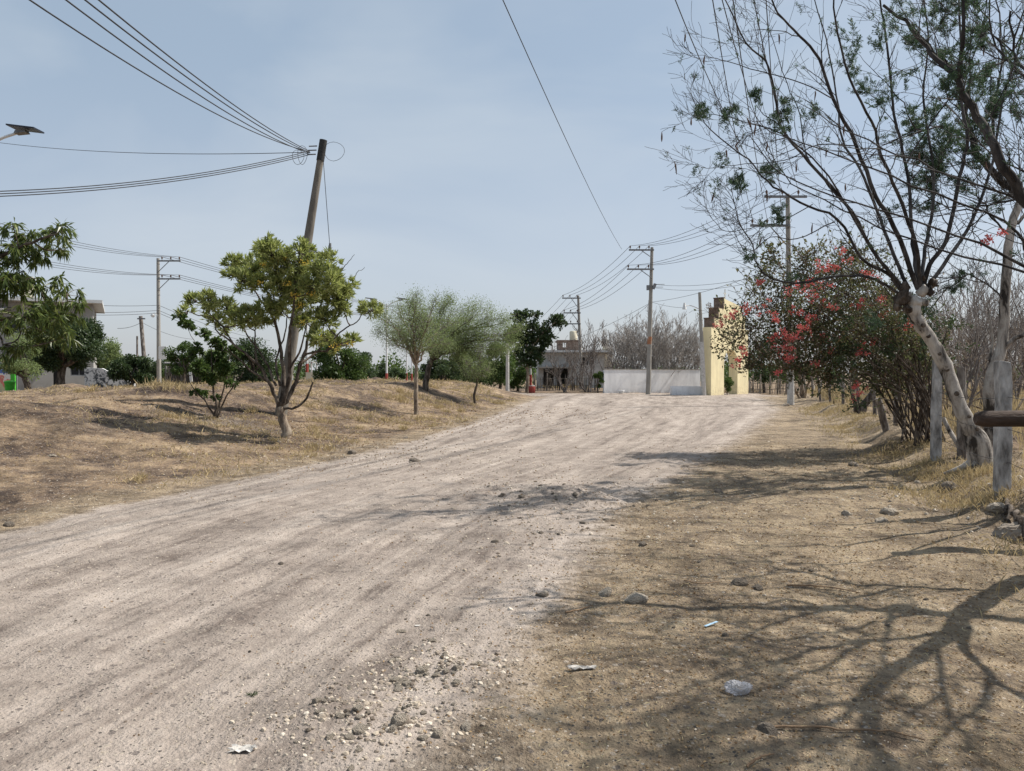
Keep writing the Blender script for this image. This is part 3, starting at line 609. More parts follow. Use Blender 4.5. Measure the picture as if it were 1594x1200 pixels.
def back_tree():
    g = np.random.default_rng(47); fork = unshadow(1560, 805, 2.3); base = np.array([fork[0] + .5, fork[1] + .2, 0]); base[2] = hz(base[0], base[1])
    th = Th('shade_tree', 'bare tree just outside the right edge, its thin twigs reaching across the fence line', 'tree', base); tr = MB(); lb = MB(); s_ = []
    q = smooth([base - [0, 0, .1], (base * .5 + fork * .5) + [.05, 0, .05], fork], 5, .006, g); tr.tube(q, np.linspace(.1, .075, len(q)), 10); tr.build('trunk', B_white, th)
    for pix, z1, r0 in (([(1400, 812), (1200, 818), (1000, 806), (850, 792), (740, 800)], 4.6, .034), ([(1350, 845), (1250, 850), (1050, 845), (900, 832), (760, 818)], 4.4, .032), ([(1450, 795), (1200, 785), (1050, 772), (900, 762), (800, 776)], 4.8, .03), ([(1440, 850), (1300, 880), (1100, 872), (950, 862), (830, 850)], 4.2, .03), ([(1500, 820), (1380, 835), (1180, 830), (1020, 832)], 4.6, .026)):
        p = [fork] + [unshadow(a, b, z) for (a, b), z in zip(pix, np.linspace(2.7, z1, len(pix)))]; q = smooth(p, 4, .012, g); lb.tube(q, np.interp(np.linspace(0, 1, len(q)), [0, .22, .4, 1], [r0, r0 * .6, .012, .005]), 6); tg = nrm(np.gradient(q, axis=0))
        for i in range(4, len(q)):
            if g.random() < .6: grow(lb, g, q[i], rotd(tg[i], g.uniform(.4, .9), g), g.uniform(.25, .55), .007, 1, s_, .15, .03, (2, 3), (.4, 1.0), .62, 5, .003)
    lb.build('limbs', B_twig, th)
back_tree()

# -------- the bougainvillea mass and the arching shrub
def bougainvillea():
    g = np.random.default_rng(55); Y0 = 15.0; base = on(1442, Y0)
    th = Th('flowering_hedge', 'big bougainvillea with red and pink bracts spilling over the fence line', 'hedge', base)
    st = MB(); lf = MB(); dl = MB(); sites = []
    s0 = base - [0, 0, .1]
    CL = [(1150, 510, 30), (1135, 535, 22), (1180, 500, 38), (1190, 550, 36), (1165, 570, 18), (1170, 465, 22), (1215, 460, 34), (1225, 510, 44), (1225, 565, 30), (1262, 480, 42), (1270, 540, 46), (1262, 435, 26), (1305, 450, 40), (1315, 510, 48), (1310, 565, 36), (1350, 470, 44), (1360, 530, 50), (1300, 415, 26), (1345, 425, 26), (1395, 500, 40), (1400, 550, 44), (1355, 585, 30), (1385, 460, 26), (1425, 530, 30), (1420, 580, 34), (1385, 595, 28), (1205, 405, 12), (1245, 580, 20), (1290, 590, 20), (1330, 395, 14), (1440, 560, 24), (1255, 405, 22), (1190, 440, 14)]
    for i, (px, py, r) in enumerate(CL):
        Yc = Y0 + g.uniform(-1.0, 1.1); c = P(px, py, Yc); R_ = r / F * Y0
        
        if i % 3 == 0:
            mid = s0 * .45 + c * .55 + np.array([(c[0] - s0[0]) * -.05, g.normal(0, .25), .45 + .1 * abs(c[0] - s0[0])]); q = smooth([s0 + g.normal(0, .25, 3) * [1, 1, 0], mid, c], 5, .02, g); st.tube(q, np.linspace(.022, .007, len(q)), 5)
        else: link(st, P(CL[i - 1][0], CL[i - 1][1], Y0), c, .012, .006, g)
        for _ in range(12): grow(st, g, c + g.normal(0, R_ * .3, 3), nrm(g.normal(size=3) + [0, 0, .3]), R_ * g.uniform(.8, 1.5), .006, 1, sites, .2, .0, (2, 3), (.4, 1), .6, 4, .003)
        rand_leaves(lf, g, c, R_ * 1.05, int((720 if px > 1245 else 420 if px > 1200 else 170) * (r / 30) ** 2), .062, .037, .1, .5, .15, .9)
        rand_leaves(dl, g, c + g.normal(0, R_ * .3, 3), R_ * .9, int((120 if px > 1290 else 200 if px > 1200 else 80) * (r / 30) ** 2), .058, .038, 0, .4, .2, .9)
        for _ in range(3): grow(st, g, c + np.array([0, 0, R_ * .5]), nrm(g.normal(0, .6, 3) + [0, 0, 1]), R_ * 1.6, .006, 1, sites, .15, -.02, (1, 3), (.4, 1), .6, 5, .0035)
    sp = np.array([s[0] for s in sites]); sd = np.array([s[1] for s in sites]); k = g.random(len(sp)) < .5; lf.leaves(sp[k], sd[k] + g.normal(0, .7, (k.sum(), 3)), .08, .045, g)
    st.build('stems', B_dark, th); lf.build('foliage', L_boug, th); dl.build('withered_leaves', L_dry, th)
    FL = [(1215, 545, 16), (1228, 520, 12), (1240, 448, 13), (1255, 446, 9), (1290, 415, 12), (1275, 418, 9), (1282, 530, 5), (1295, 533, 8), (1360, 535, 7), (1372, 493, 9), (1395, 506, 7), (1415, 506, 8), (1350, 425, 12), (1368, 465, 10), (1335, 474, 7), (1135, 490, 8), (1122, 506, 6), (1181, 440, 5), (1165, 482, 7), (1240, 487, 9), (1262, 496, 8), (1250, 512, 9), (1253, 512, 8), (1268, 563, 6), (1233, 552, 10), (1208, 520, 10), (1222, 535, 9), (1280, 447, 10), (1342, 545, 8), (1330, 610, 9), (1318, 405, 6), (1150, 562, 6), (1190, 480, 8), (1300, 480, 6), (1285, 470, 7), (1335, 605, 7), (1155, 548, 7), (1205, 580, 6), (1310, 390, 5), (1265, 466, 6), (1205, 500, 8)]
    for px, py, r in FL:
        m = MB(); c = P(px, py, Y0 - 1.0 + g.uniform(-.2, .6)); rr = r / F * Y0
        for _ in range(5): rand_leaves(m, g, c + g.normal(0, rr * .75, 3) * [1, .8, .8], rr * .5, int(5 + r * 1.0), .045, .034, .1, .5, .1)
        m.build('blossom', F_red, th)
    # the arching dark shrub in front
    g = np.random.default_rng(56); base = on(1452, 14.3)
    th = Th('arching_shrub', 'dark green shrub with long arching stems beside the leaning whitish trunk', 'shrub', base); st = MB(); lf = MB(); sites = []
    Y1 = base[1]
    for i in range(36):
        e = P(1475 - 150 * g.random() ** 1.2, g.uniform(500, 625), Y1 + g.uniform(-.8, .9)); s = base + np.array([g.normal(0, .2), g.normal(0, .3), -.05])
        m = s * .5 + e * .5 + np.array([(s[0] - e[0]) * .05, 0, .30]); q = smooth([s, m, e, e + nrm(e - m) * .25 + [0, 0, -.08]], 4, .012, g); st.tube(q, np.linspace(.015, .005, len(q)), 5, False); tg = nrm(np.gradient(q, axis=0))
        for j in range(4, len(q)):
            if j > 9 and g.random() < .7: grow(st, g, q[j], rotd(tg[j], g.uniform(.3, .9), g), g.uniform(.15, .35), .005, 1, sites, .15, 0, (1, 2), (.4, .9), .6, 4, .003)
    sp = np.array([s[0] for s in sites]); sd = np.array([s[1] for s in sites]); k = sp[:, 2] > base[2] + .5; sp, sd = np.repeat(sp[k], 4, 0), np.repeat(sd[k], 4, 0)
    lf.leaves(sp + g.normal(0, .025, sp.shape), sd + g.normal(0, .6, sp.shape), .06 * g.uniform(.6, 1.2, len(sp)), .03, g)
    st.build('stems', B_dark, th); lf.build('foliage', L_dark, th)
bougainvillea()

# -------- clump trees: hand placed limbs, leaf rosettes at the clumps
def clump_tree(name, label, cat, base, Y, trunk, limbs, clumps, leaf, seed, Mleaf, Mbark, ros=9, per=13, L=.14, W=.035, up=.35, droop=0., dY=1.0, hang=0., flowers=(), group=None, tr_r=.1, Mfl=None, rs=1.0, rtw=.008, Mlimb=None):
    g = np.random.default_rng(seed); th = Th(name, label, cat, base, group); tr = MB(); lf = MB(); allp = []
    tk = MB() if Mlimb else tr
    for i_, (pix, Ys, r0, r1) in enumerate(trunk + limbs):
        q = limb(pix, Ys, r0, r1, tk if i_ < len(trunk) else tr, 8, 4, .012 * Y / 19, g); allp += list(q)
    allp = np.array(allp)
    for px, py, r in clumps:
        c = P(px, py, Y + g.uniform(-dY, dY)); R_ = r / F * Y * 1.15
        d = np.linalg.norm(allp - c, axis=1) + .6 * np.maximum(0, allp[:, 2] - c[2] + .1); a = allp[int(np.argmin(d))]
        link(tr, a, c, rtw * 2.2, rtw, g); n = max(2, int(ros * (r / 25) ** 2 * rs))
        q = nrm(g.normal(size=(n, 3)) + [0, 0, .25]) * g.uniform(.35, 1, (n, 1)) * R_; q[:, 2] *= .85
        for o in q:
            e = c + o; link(tr, c, e, rtw, rtw * .5, g, 0, 3); dd = nrm(o) * .55 + np.array([0, 0, up])
            k = int(per * g.uniform(.7, 1.3)); D = dd + g.normal(0, .55, (k, 3)); D[:, 2] -= hang
            pp = e - nrm(o) * g.uniform(0, .12, (k, 1)) * R_ * 2 * .5 + g.normal(0, .02 * Y / 19, (k, 3)); lf.leaves(pp, D, L * g.uniform(.65, 1.15, k), W * g.uniform(.8, 1.1, k), g, .2, droop)
    if Mlimb: tk.build('trunk', Mbark, th); tr.build('limbs', Mlimb, th)
    else: tr.build('trunk', Mbark, th)
    lf.build('crown', Mleaf, th)
    for px, py, r in flowers:
        m = MB(); rand_leaves(m, g, P(px, py, Y - dY * .8), r / F * Y, int(12 + r * 2.4), .045, .03, .3); m.build('blossom', Mfl, th)
    return th
def flowering_tree():
    base = GP(444, 681); Y = base[1]
    T = [([(446, 684), (445, 672), (440, 652), (436, 634)], [Y, Y], .115, .09)]
    Lm = [([(436, 636), (430, 619), (418, 595), (400, 566), (364, 536), (335, 512)], [Y, Y - .3], .055, .014), ([(436, 632), (442, 604), (440, 562), (430, 508), (412, 475), (394, 450)], [Y, Y + .5], .06, .014), ([(437, 632), (445, 616), (451, 574), (451, 520), (457, 484), (460, 440)], [Y, Y - .5], .06, .013),
          ([(438, 630), (448, 620), (460, 595), (469, 565), (481, 520), (496, 484), (508, 450)], [Y, Y + .3], .06, .013), ([(462, 590), (475, 552), (508, 546), (529, 536), (545, 530)], [Y, Y - .5], .03, .01), ([(508, 546), (529, 517), (550, 505), (565, 487)], [Y - .3, Y - .2], .02, .009), ([(438, 634), (460, 635), (478, 619), (487, 595)], [Y, Y - .3], .032, .02),
          ([(400, 566), (396, 530), (400, 500)], [Y, Y + .4], .025, .01), ([(430, 600), (412, 560), (385, 520), (372, 490)], [Y, Y + .7], .03, .01), ([(451, 574), (470, 540), (478, 500)], [Y, Y - .7], .028, .01), ([(469, 565), (500, 540), (503, 505)], [Y, Y + .8], .026, .01), ([(430, 508), (425, 460), (415, 410)], [Y + .3, Y + .2], .022, .008), ([(460, 450), (468, 415), (470, 390)], [Y - .4, Y - .2], .018, .008), ([(508, 455), (526, 427), (540, 410), (552, 396)], [Y, Y], .014, .004), ([(515, 450), (547, 439), (556, 424), (568, 416)], [Y, Y + .2], .012, .004), ([(364, 536), (340, 500), (310, 490), (292, 484)], [Y - .2, Y - .4], .018, .007), ([(436, 600), (430, 560), (444, 520), (448, 480)], [Y, Y + .9], .03, .01), ([(418, 595), (395, 580), (372, 560), (350, 540)], [Y, Y - .7], .024, .008)]
    C = [(412, 381, 13), (408, 395, 14), (424, 400, 24), (370, 412, 20), (379, 436, 20), (406, 430, 30), (448, 418, 30), (466, 394, 20), (484, 409, 22), (514, 403, 13), (511, 436, 24), (538, 445, 18), (520, 466, 24), (472, 460, 30), (436, 454, 28), (418, 481, 18), (388, 493, 22), (352, 484, 20), (325, 472, 20), (306, 470, 15), (289, 486, 9), (334, 502, 13), (406, 502, 16), (505, 499, 22), (475, 502, 20), (499, 526, 18), (520, 535, 18), (547, 532, 13), (577, 484, 16), (565, 478, 9), (500, 420, 16), (440, 485, 14), (365, 430, 14), (395, 410, 14), (350, 508, 12), (545, 460, 10), (372, 500, 14), (460, 440, 22), (535, 480, 12), (490, 450, 22)]
    clump_tree('flowering_tree', 'short-trunked leafy tree with yellow-orange blossom at the left road edge', 'tree', base, Y, T, Lm, C, None, 61, L_lance, B_tan, 38, 22, .15, .034, .45, 0, .8, 0, [(430, 403, 8), (442, 400, 6), (474, 409, 7), (460, 460, 9), (487, 457, 8), (466, 475, 7), (472, 502, 6), (523, 541, 9), (496, 526, 6), (546, 535, 6), (404, 440, 5), (410, 412, 5), (448, 442, 6)], Mfl=F_yel, rs=1.15, Mlimb=B_dark)  # dark limb bark stands in for backlit shade; the trunk keeps its tan
flowering_tree()

def stump():
    g = np.random.default_rng(57); b = GP(1338, 645); th = Th('forked_stump', 'dark forked stump under the left side of the bougainvillea', 'stump', b); Y = b[1]; m = MB()
    m.tube(smooth([b - [0, 0, .1], P(1345, 630, Y), P(1358, 612, Y), P(1366, 590, Y)], 3, .01, g), np.linspace(.17, .07, 10), 8); m.tube(smooth([b - [0.05, 0, .1], P(1332, 632, Y), P(1327, 612, Y)], 3, .01, g), np.linspace(.13, .05, 7), 8); m.build('trunk', B_dark, th)
stump()
# -------- left edge drooping tree, the small multi-stem shrub, the tiered tree
def more_clump_trees():
    Y = 15.0; base = on(-95, Y)
    C = [(85, 362, 22), (45, 370, 24), (15, 388, 24), (62, 396, 22), (95, 388, 16), (95, 355, 14), (25, 418, 24), (5, 440, 26), (45, 432, 18), (105, 458, 20), (72, 482, 22), (40, 492, 24), (112, 490, 18), (5, 500, 24), (58, 512, 18), (90, 505, 16), (0, 540, 18), (-40, 420, 40), (-60, 480, 44), (-90, 400, 44), (-120, 460, 44), (-40, 360, 30), (20, 352, 14), (118, 470, 12), (22, 460, 18), (20, 440, 22), (62, 450, 20), (98, 442, 14), (128, 478, 11), (78, 530, 16), (32, 545, 20), (108, 522, 14), (55, 480, 20), (85, 500, 18)]
    clump_tree('drooping_tree', 'tree with long drooping leaves reaching in from the left edge', 'tree', base, Y, [([(-95, 640), (-92, 590), (-88, 540), (-85, 500)], [Y, Y], .14, .11)],
               [([(-85, 500), (-60, 450), (-20, 410), (30, 385), (70, 370), (90, 362)], [Y, Y - .2], .06, .014), ([(-85, 505), (-40, 500), (20, 495), (70, 485), (105, 470)], [Y, Y + .2], .06, .014), ([(-85, 500), (-95, 450), (-100, 400)], [Y, Y], .07, .02), ([(-60, 450), (-10, 450), (40, 435)], [Y, Y - .3], .03, .012), ([(-40, 500), (0, 525), (5, 540)], [Y, Y - .4], .03, .012)],
               C, None, 71, L_mango, B_dark, 13, 16, .21, .042, -.25, .25, .5, .5, rs=1.0)
    # small dark shrub on the mound
    base = GP(335, 650); Y = base[1]
    C = [(292, 505, 9), (282, 492, 7), (318, 520, 8), (305, 545, 9), (340, 535, 11), (330, 560, 13), (310, 575, 13), (350, 572, 12), (368, 545, 9), (290, 560, 8), (325, 590, 9), (360, 598, 7), (303, 612, 5), (318, 613, 5), (336, 620, 5), (345, 548, 8)]
    clump_tree('multi_stem_shrub', 'small sparse shrub with thin dark stems in the shade on the mound', 'shrub', base, Y, [([(335, 652), (337, 630), (331, 600), (330, 570), (328, 540)], [Y, Y], .04, .012)],
               [([(336, 648), (345, 620), (352, 590), (356, 560), (366, 540)], [Y, Y + .3], .03, .008), ([(334, 648), (316, 620), (300, 603), (285, 560)], [Y, Y - .3], .025, .007), ([(338, 650), (352, 618), (365, 600), (378, 580)], [Y, Y - .4], .025, .007), ([(331, 600), (315, 570), (305, 540), (290, 505)], [Y, Y + .5], .018, .005), ([(330, 570), (345, 545), (350, 520)], [Y, Y], .014, .005)],
               C, None, 72, L_mid, B_dark, 75, 12, .11, .06, .1, .1, .3, .1, rs=2.2, rtw=.005)
    # tiered dark tree at the far end of the mound
    base = GP(821, 611); Y = base[1]
    C = [(818, 487, 9), (803, 491, 9), (832, 492, 9), (812, 494, 7), (868, 497, 10), (860, 503, 10), (874, 505, 8), (815, 508, 12), (830, 512, 13), (845, 517, 13), (800, 516, 12), (796, 528, 12), (812, 527, 14), (828, 530, 14), (845, 535, 13), (853, 526, 11), (792, 523, 8), (808, 545, 11), (825, 548, 12), (840, 548, 10), (812, 560, 9), (826, 563, 10), (840, 560, 8), (802, 556, 8)]
    clump_tree('tiered_tree', 'dark broad-leaved tree with flat tiers of foliage at the end of the mound', 'tree', base, Y, [([(821, 613), (821, 580), (820, 545), (819, 510), (818, 488)], [Y, Y], .15, .03)],
               [([(820, 560), (835, 530), (855, 510), (868, 500)], [Y, Y - .3], .05, .02), ([(820, 545), (808, 525), (797, 518)], [Y, Y + .2], .04, .02), ([(820, 575), (805, 560), (800, 545)], [Y, Y - .3], .04, .02), ([(820, 580), (838, 558), (848, 540)], [Y, Y + .3], .04, .02)], C, None, 73, L_dark, B_tan, 150, 11, .26, .15, .1, .12, .5, .12, rtw=.012)
more_clump_trees()

# -------- airy acacias with fine leaves
def acacia(label, base, Y, trunkpix, crown, seed, r0, nl, Mb, leaf=L_olive, L=.05, group=None):
    g = np.random.default_rng(seed); th = Th('acacia_tree', label, 'tree', base, group); tr = MB(); tw = MB(); lf = MB(); sites = []
    q = limb(trunkpix, [Y, Y], r0, r0 * .72, tr, 8, 4, .01, g); top = q[-1]
    for px, py, r in crown:
        c = P(px, py, Y + g.uniform(-1.2, 1.2)); R_ = r / F * Y; m = (top + c) / 2 + np.array([(top[0] - c[0]) * .15, 0, .12 * np.linalg.norm(c - top)]) * g.uniform(.3, 1)
        s = smooth([top, m, c], 5, .03, g); tr.tube(s, np.linspace(r0 * .5, .014, len(s)), 6, False); tg = nrm(np.gradient(s, axis=0))
        for i in range(3, len(s)):
            for _ in range(2): grow(tw, g, s[i], rotd(tg[i], g.uniform(.4, 1.1), g), R_ * g.uniform(.7, 1.3), .012, 1, sites, .16, .05, (2, 4), (.35, .9), .65, 4, .005)
        grow(tw, g, s[-1], tg[-1], R_, .014, 2, sites, .16, .05, (3, 4), (.35, .9), .65, 4, .005)
    sp = np.array([s[0] for s in sites]); sd = np.array([s[1] for s in sites]); i = g.integers(0, len(sp), nl); p = sp[i] + g.normal(0, .15 * Y / 30, (nl, 3))
    lf.leaves(p, sd[i] + g.normal(0, .8, (nl, 3)), L * g.uniform(.6, 1.2, nl) * Y / 28, L * .42 * Y / 28, g, .2)
    tr.build('trunk', Mb, th); tw.build('twigs', B_grey, th); lf.build('crown', leaf, th)
    return th
def acacias():
    b = GP(648, 645); Y = b[1]
    acacia('slim young acacia with a straight thin trunk standing by the road edge', b, Y, [(648, 648), (647, 620), (648, 590), (648, 570)], [(615, 510, 20), (640, 500, 22), (668, 495, 20), (630, 530, 20), (660, 525, 20), (690, 510, 18), (605, 525, 14), (645, 485, 16), (622, 490, 14), (685, 535, 14), (600, 500, 10)], 81, .085, 22000, B_tan)
    Y = 36; b = on(662, Y)
    acacia('wide dark-trunked acacia with a broad airy crown on top of the mound', b, Y, [(662, 612), (664, 590), (668, 570), (672, 560)], [(660, 510, 20), (690, 500, 22), (715, 498, 22), (740, 505, 22), (765, 520, 20), (700, 525, 22), (730, 530, 22), (755, 540, 18), (680, 545, 16), (712, 548, 16), (782, 530, 14), (775, 545, 12), (735, 495, 16), (788, 520, 16), (775, 505, 14), (690, 482, 14), (650, 495, 16), (762, 500, 14)], 82, .15, 46000, B_dark)
    b = GP(740, 628); Y = b[1]
    acacia('smallest acacia, a crooked dark sapling on the mound slope', b, Y, [(740, 630), (738, 615), (742, 600), (743, 590)], [(730, 570, 10), (750, 562, 10), (742, 578, 9), (758, 575, 8), (725, 582, 7), (748, 548, 8)], 83, .06, 5000, B_dark)
acacias()

# -------- far trees: trunk, limbs and clumps of leaves in an uneven crown
def far_tree(name, label, px, Y, wpx, y0, y1, leaf, seed, n=3200, L=.16, W=.08, nc=16, trunk_w=.16, group=None, base_py=None, cat='tree', M=None, gap=.9):
    g = np.random.default_rng(seed); base = on(px, Y); th = Th(name, label, cat, base, group); tr = MB(); lf = MB()
    top, bot = P(px, y0, Y)[2], P(px, y1, Y)[2]; rx = wpx / F * Y / 2; cz = (top + bot) / 2; rz = (top - bot) / 2; c0 = np.array([base[0], base[1], cz])
    fork = np.array([base[0] + g.normal(0, .1), base[1], max(bot + .1 * rz, base[2] + .3)])
    tr.tube(smooth([base - [0, 0, .2], (base + fork) / 2 + [g.normal(0, .08), 0, 0], fork], 3), np.linspace(trunk_w, trunk_w * .7, 7), 8)
    for i in range(nc):
        a = g.random() * 6.283; z = g.uniform(-.8, .85); rad = math.sqrt(max(.05, 1 - z * z)) * g.uniform(.35, .85)
        c = c0 + np.array([rx * rad * math.cos(a), rx * rad * math.sin(a) * .8, rz * z]); r = min(rx, rz) * g.uniform(.28, .5)
        link(tr, fork, c, trunk_w * .4, .015, g, -.05, 5)
        k = int(2.0 * n / nc * g.uniform(.6, 1.3)); rand_leaves(lf, g, c, r * g.uniform(.9, 1.25), k, L, W, .15, .6, .15, .75)
    tr.build('trunk', M or B_dark, th); lf.build('crown', leaf, th)
    return th
def far_trees():
    far_tree('round_tree', 'dense dark round tree in front of the grey wall house', 100, 40, 150, 492, 576, L_dark, 101, 12000, .17, .09, 34, .26)
    far_tree('round_tree', 'pale grey-green tree with forked trunk at the left of the grey house', 36, 33, 70, 520, 592, L_olive, 102, 2600, .10, .05, 14, .16)
    far_tree('round_tree', 'low dark bush-like tree between the mural wall and the tall pole', 205, 37, 66, 552, 603, L_dark, 103, 3600, .14, .08, 16, .1)
    far_tree('round_tree', 'dark leafy tree directly left of the flowering tree, above the stick fence', 285, 48, 50, 530, 585, L_mid, 104, 2200, .16, .08, 12, .12)
    far_tree('round_tree', 'small olive bush just right of the twin-arm pole', 272, 62, 40, 556, 592, L_mid, 105, 1500, .16, .08, 10, .1)
    far_tree('round_tree', 'dark tree behind the multi-stem shrub', 340, 50, 70, 546, 600, L_olive, 106, 3000, .16, .08, 16, .14)
    far_tree('round_tree', 'dark tree seen between the stems of the flowering tree', 395, 46, 90, 530, 602, L_dark, 107, 3600, .17, .09, 18, .14)
    far_tree('round_tree', 'broad green tree at the right of the flowering tree', 522, 44, 100, 528, 600, L_mid, 108, 5200, .17, .09, 22, .18)
    far_tree('round_tree', 'lower dark tree right of the broad green tree', 566, 52, 60, 545, 602, L_dark, 109, 2600, .17, .09, 14, .14)
    far_tree('round_tree', 'far small dark tree between two white street lamps', 597, 68, 34, 565, 600, L_dark, 110, 1300, .2, .1, 8, .12)
    far_tree('round_tree', 'dense dark tree behind the acacias, leftmost of three', 690, 58, 80, 555, 603, L_dark, 111, 4200, .2, .11, 18, .16, 'dark trees behind the acacias')
    far_tree('round_tree', 'dense dark tree behind the acacias, middle of three', 735, 60, 80, 545, 603, L_dark, 112, 4200, .2, .11, 18, .16, 'dark trees behind the acacias')
    far_tree('round_tree', 'yellower green tree left of the tiered tree', 776, 57, 62, 535, 600, L_mid, 113, 3800, .19, .1, 16, .15, 'dark trees behind the acacias')
    far_tree('round_tree', 'green bush at the left end of the white wall', 931, 60, 14, 575, 604, L_mid, 114, 900, .16, .08, 7, .06, cat='bush')
    far_tree('round_tree', 'dark bush growing inside the yellow arch opening', 1134, 56, 22, 585, 612, L_mid, 115, 1000, .13, .05, 8, .04, cat='bush')
    far_tree('round_tree', 'dark leafy tree beyond the arch, behind the bougainvillea', 1190, 62, 60, 520, 600, L_dark, 116, 2400, .2, .1, 14, .15)
    far_tree('round_tree', 'dark tree filling the gap left of the dark leaning pole', 165, 58, 90, 530, 603, L_olive, 117, 3800, .18, .1, 18, .15)
    far_tree('round_tree', 'dark tree directly behind the twin-arm pole', 248, 66, 60, 560, 606, L_dark, 118, 2200, .2, .1, 12, .13)
    far_tree('round_tree', 'wide dark tree left of the flowering tree trunk', 395, 58, 110, 560, 604, L_mid, 119, 4200, .2, .1, 20, .15)
    far_tree('round_tree', 'dark tree filling the gap right of the broad green tree', 610, 74, 70, 572, 602, L_dark, 130, 2600, .22, .12, 12, .14)
    far_tree('round_tree', 'olive tree high on the skyline right of the tiered tree', 805, 66, 60, 552, 602, L_mid, 131, 2600, .2, .1, 12, .14)
    # the far wood on the skyline
    g = np.random.default_rng(120); mb = MB()
    for i in range(150):
        a = g.uniform(-1, 1.05); Y = g.uniform(105, 190); x = a * .8 * Y; z = hz(x, Y); hh = g.uniform(1.8, 4.2); c = np.array([x, Y, z + hh * .5])
        for _ in range(5): rand_leaves(mb, g, c + g.normal(0, 1, 3) * [2.2, 1.5, hh * .22], hh * .45, 80, .6, .35, .2, .5, .1)
    tag(mb.build('distant_wood', L_mid), 'far-off low wood along the skyline', 'wood', kind='stuff')
far_trees()

# -------- bare trees behind the white wall and bare brush beyond the fence
def bare(name, label, px, Y, top, seed, r=.07, spread=.55, n=5, lv=3, group=None, M=B_grey, py=None, wob=.1, cat='tree', rmin=.008, lean=0.):
    g = np.random.default_rng(seed); base = on(px, Y); th = Th(name, label, cat, base, group); mb = MB(); s = []; H = P(px, top, Y)[2] - base[2]
    for i in range(n):
        d = nrm(np.array([g.normal(lean, spread), g.normal(0, spread * .7), 1])); grow(mb, g, base + g.normal(0, .12, 3) * [1, 1, 0] - [0, 0, .1], d, H * .58 * g.uniform(.8, 1.15), r * g.uniform(.7, 1.1), lv, s, wob, .07, (2, 4), (.25, .7), .6, 5, rmin, .5, .3)
    mb.build('branches', M, th); return th
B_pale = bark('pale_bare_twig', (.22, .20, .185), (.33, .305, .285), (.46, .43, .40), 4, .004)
def bare_trees():
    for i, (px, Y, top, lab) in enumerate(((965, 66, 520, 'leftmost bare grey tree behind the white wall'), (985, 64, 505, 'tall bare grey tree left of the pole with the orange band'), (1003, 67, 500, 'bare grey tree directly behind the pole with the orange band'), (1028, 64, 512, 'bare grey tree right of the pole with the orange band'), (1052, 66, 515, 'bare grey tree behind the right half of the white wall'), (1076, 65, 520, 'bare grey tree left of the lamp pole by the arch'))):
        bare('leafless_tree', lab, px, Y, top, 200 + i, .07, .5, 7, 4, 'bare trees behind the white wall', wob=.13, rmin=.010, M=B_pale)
    for i, (px, Y, top, lab, sp) in enumerate(((915, 63, 520, 'bare brown tree leaning over the block house', .4), (880, 61, 535, 'thin bare tree in front of the block house', .35), (948, 72, 520, 'bare tree behind the black water tank', .4))):
        bare('leafless_tree', lab, px, Y, top, 220 + i, .08, sp, 5, 3, None, wob=.14, rmin=.012)
    W = ((1475, 21, 470, 'bare brush behind the leaning whitish trunk'), (1500, 17, 455, 'tangled bare brush right of the leaning whitish trunk'), (1525, 24, 430, 'tall bare brush left of the slim pale tree'), (1558, 19, 470, 'bare thorn brush behind the whitewashed post'), (1580, 27, 420, 'tall bare brush at the right edge of the field'), (1610, 18, 450, 'bare brush half cut by the right edge'), (1445, 30, 480, 'bare brush behind the right end of the bougainvillea'), (1500, 34, 450, 'far bare brush in the dry field'), (1545, 38, 455, 'far bare brush behind the slim pale tree'), (1400, 36, 470, 'bare brush hidden behind the bougainvillea'), (1590, 40, 450, 'farthest bare brush at the right edge'), (1330, 42, 480, 'bare brush behind the middle of the bougainvillea'), (1250, 46, 500, 'bare brush behind the foot of the near concrete pole'))
    for i, (px, Y, top, lab) in enumerate(W):
        bare('leafless_brush', lab, px, Y, top, 240 + i, .035 * Y / 20, .5, 7, 3, 'bare brush beyond the fence', M=B_grey if i % 3 else B_tan, wob=.16, cat='brush', rmin=.0045 * Y / 18)
bare_trees()

# ------------------------------------------------------------------ built things
M_conc = pm('weathered_concrete', (.24, .225, .20), (.36, .34, .31), 5, .9, .01, (.43, .41, .375), stretch=(1, 1, .25)); M_concw = pm('whitewashed_concrete', (.40, .385, .36), (.62, .60, .57), 9, .9, .012, (.70, .68, .65)); M_post = pm('flaking_whitewash', (.12, .115, .11), (.58, .56, .54), 7, .9, .02, (.78, .76, .74), stretch=(1, 1, .4))
M_old = pm('old_brown_concrete', (.12, .105, .09), (.22, .20, .17), 5, .9, .01, (.30, .275, .24), stretch=(1, 1, .25)); M_iron = pm('galvanised_iron', (.14, .145, .15), (.24, .245, .25), 12, .55, .002); M_black = pm('black_cap', (.02, .02, .02), (.05, .048, .045), 20, .7, .003); M_porc = pm('brown_porcelain', (.10, .06, .045), (.15, .10, .08), 20, .3, 0)
M_wire = pm('black_cable', (.03, .03, .032), (.05, .05, .055), 5, .6, 0); M_white = pm('white_enamel', (.62, .62, .61), (.74, .74, .73), 8, .5, .002); M_redp = pm('faded_red_paint', (.30, .05, .04), (.42, .10, .08), 9, .8, .003); M_orng = pm('rust_orange_band', (.28, .12, .06), (.42, .20, .11), 12, .8, .003)
M_panel = pm('solar_glass', (.015, .018, .03), (.03, .035, .05), 4, .25, 0); M_wood = pm('dark_weathered_wood', (.035, .024, .018), (.095, .065, .05), 12, .85, .02, (.14, .10, .08), stretch=(.25, 1, 1)); M_woodp = bark('weathered_post_wood', (.09, .075, .065), (.19, .165, .145), (.33, .30, .27), 8)
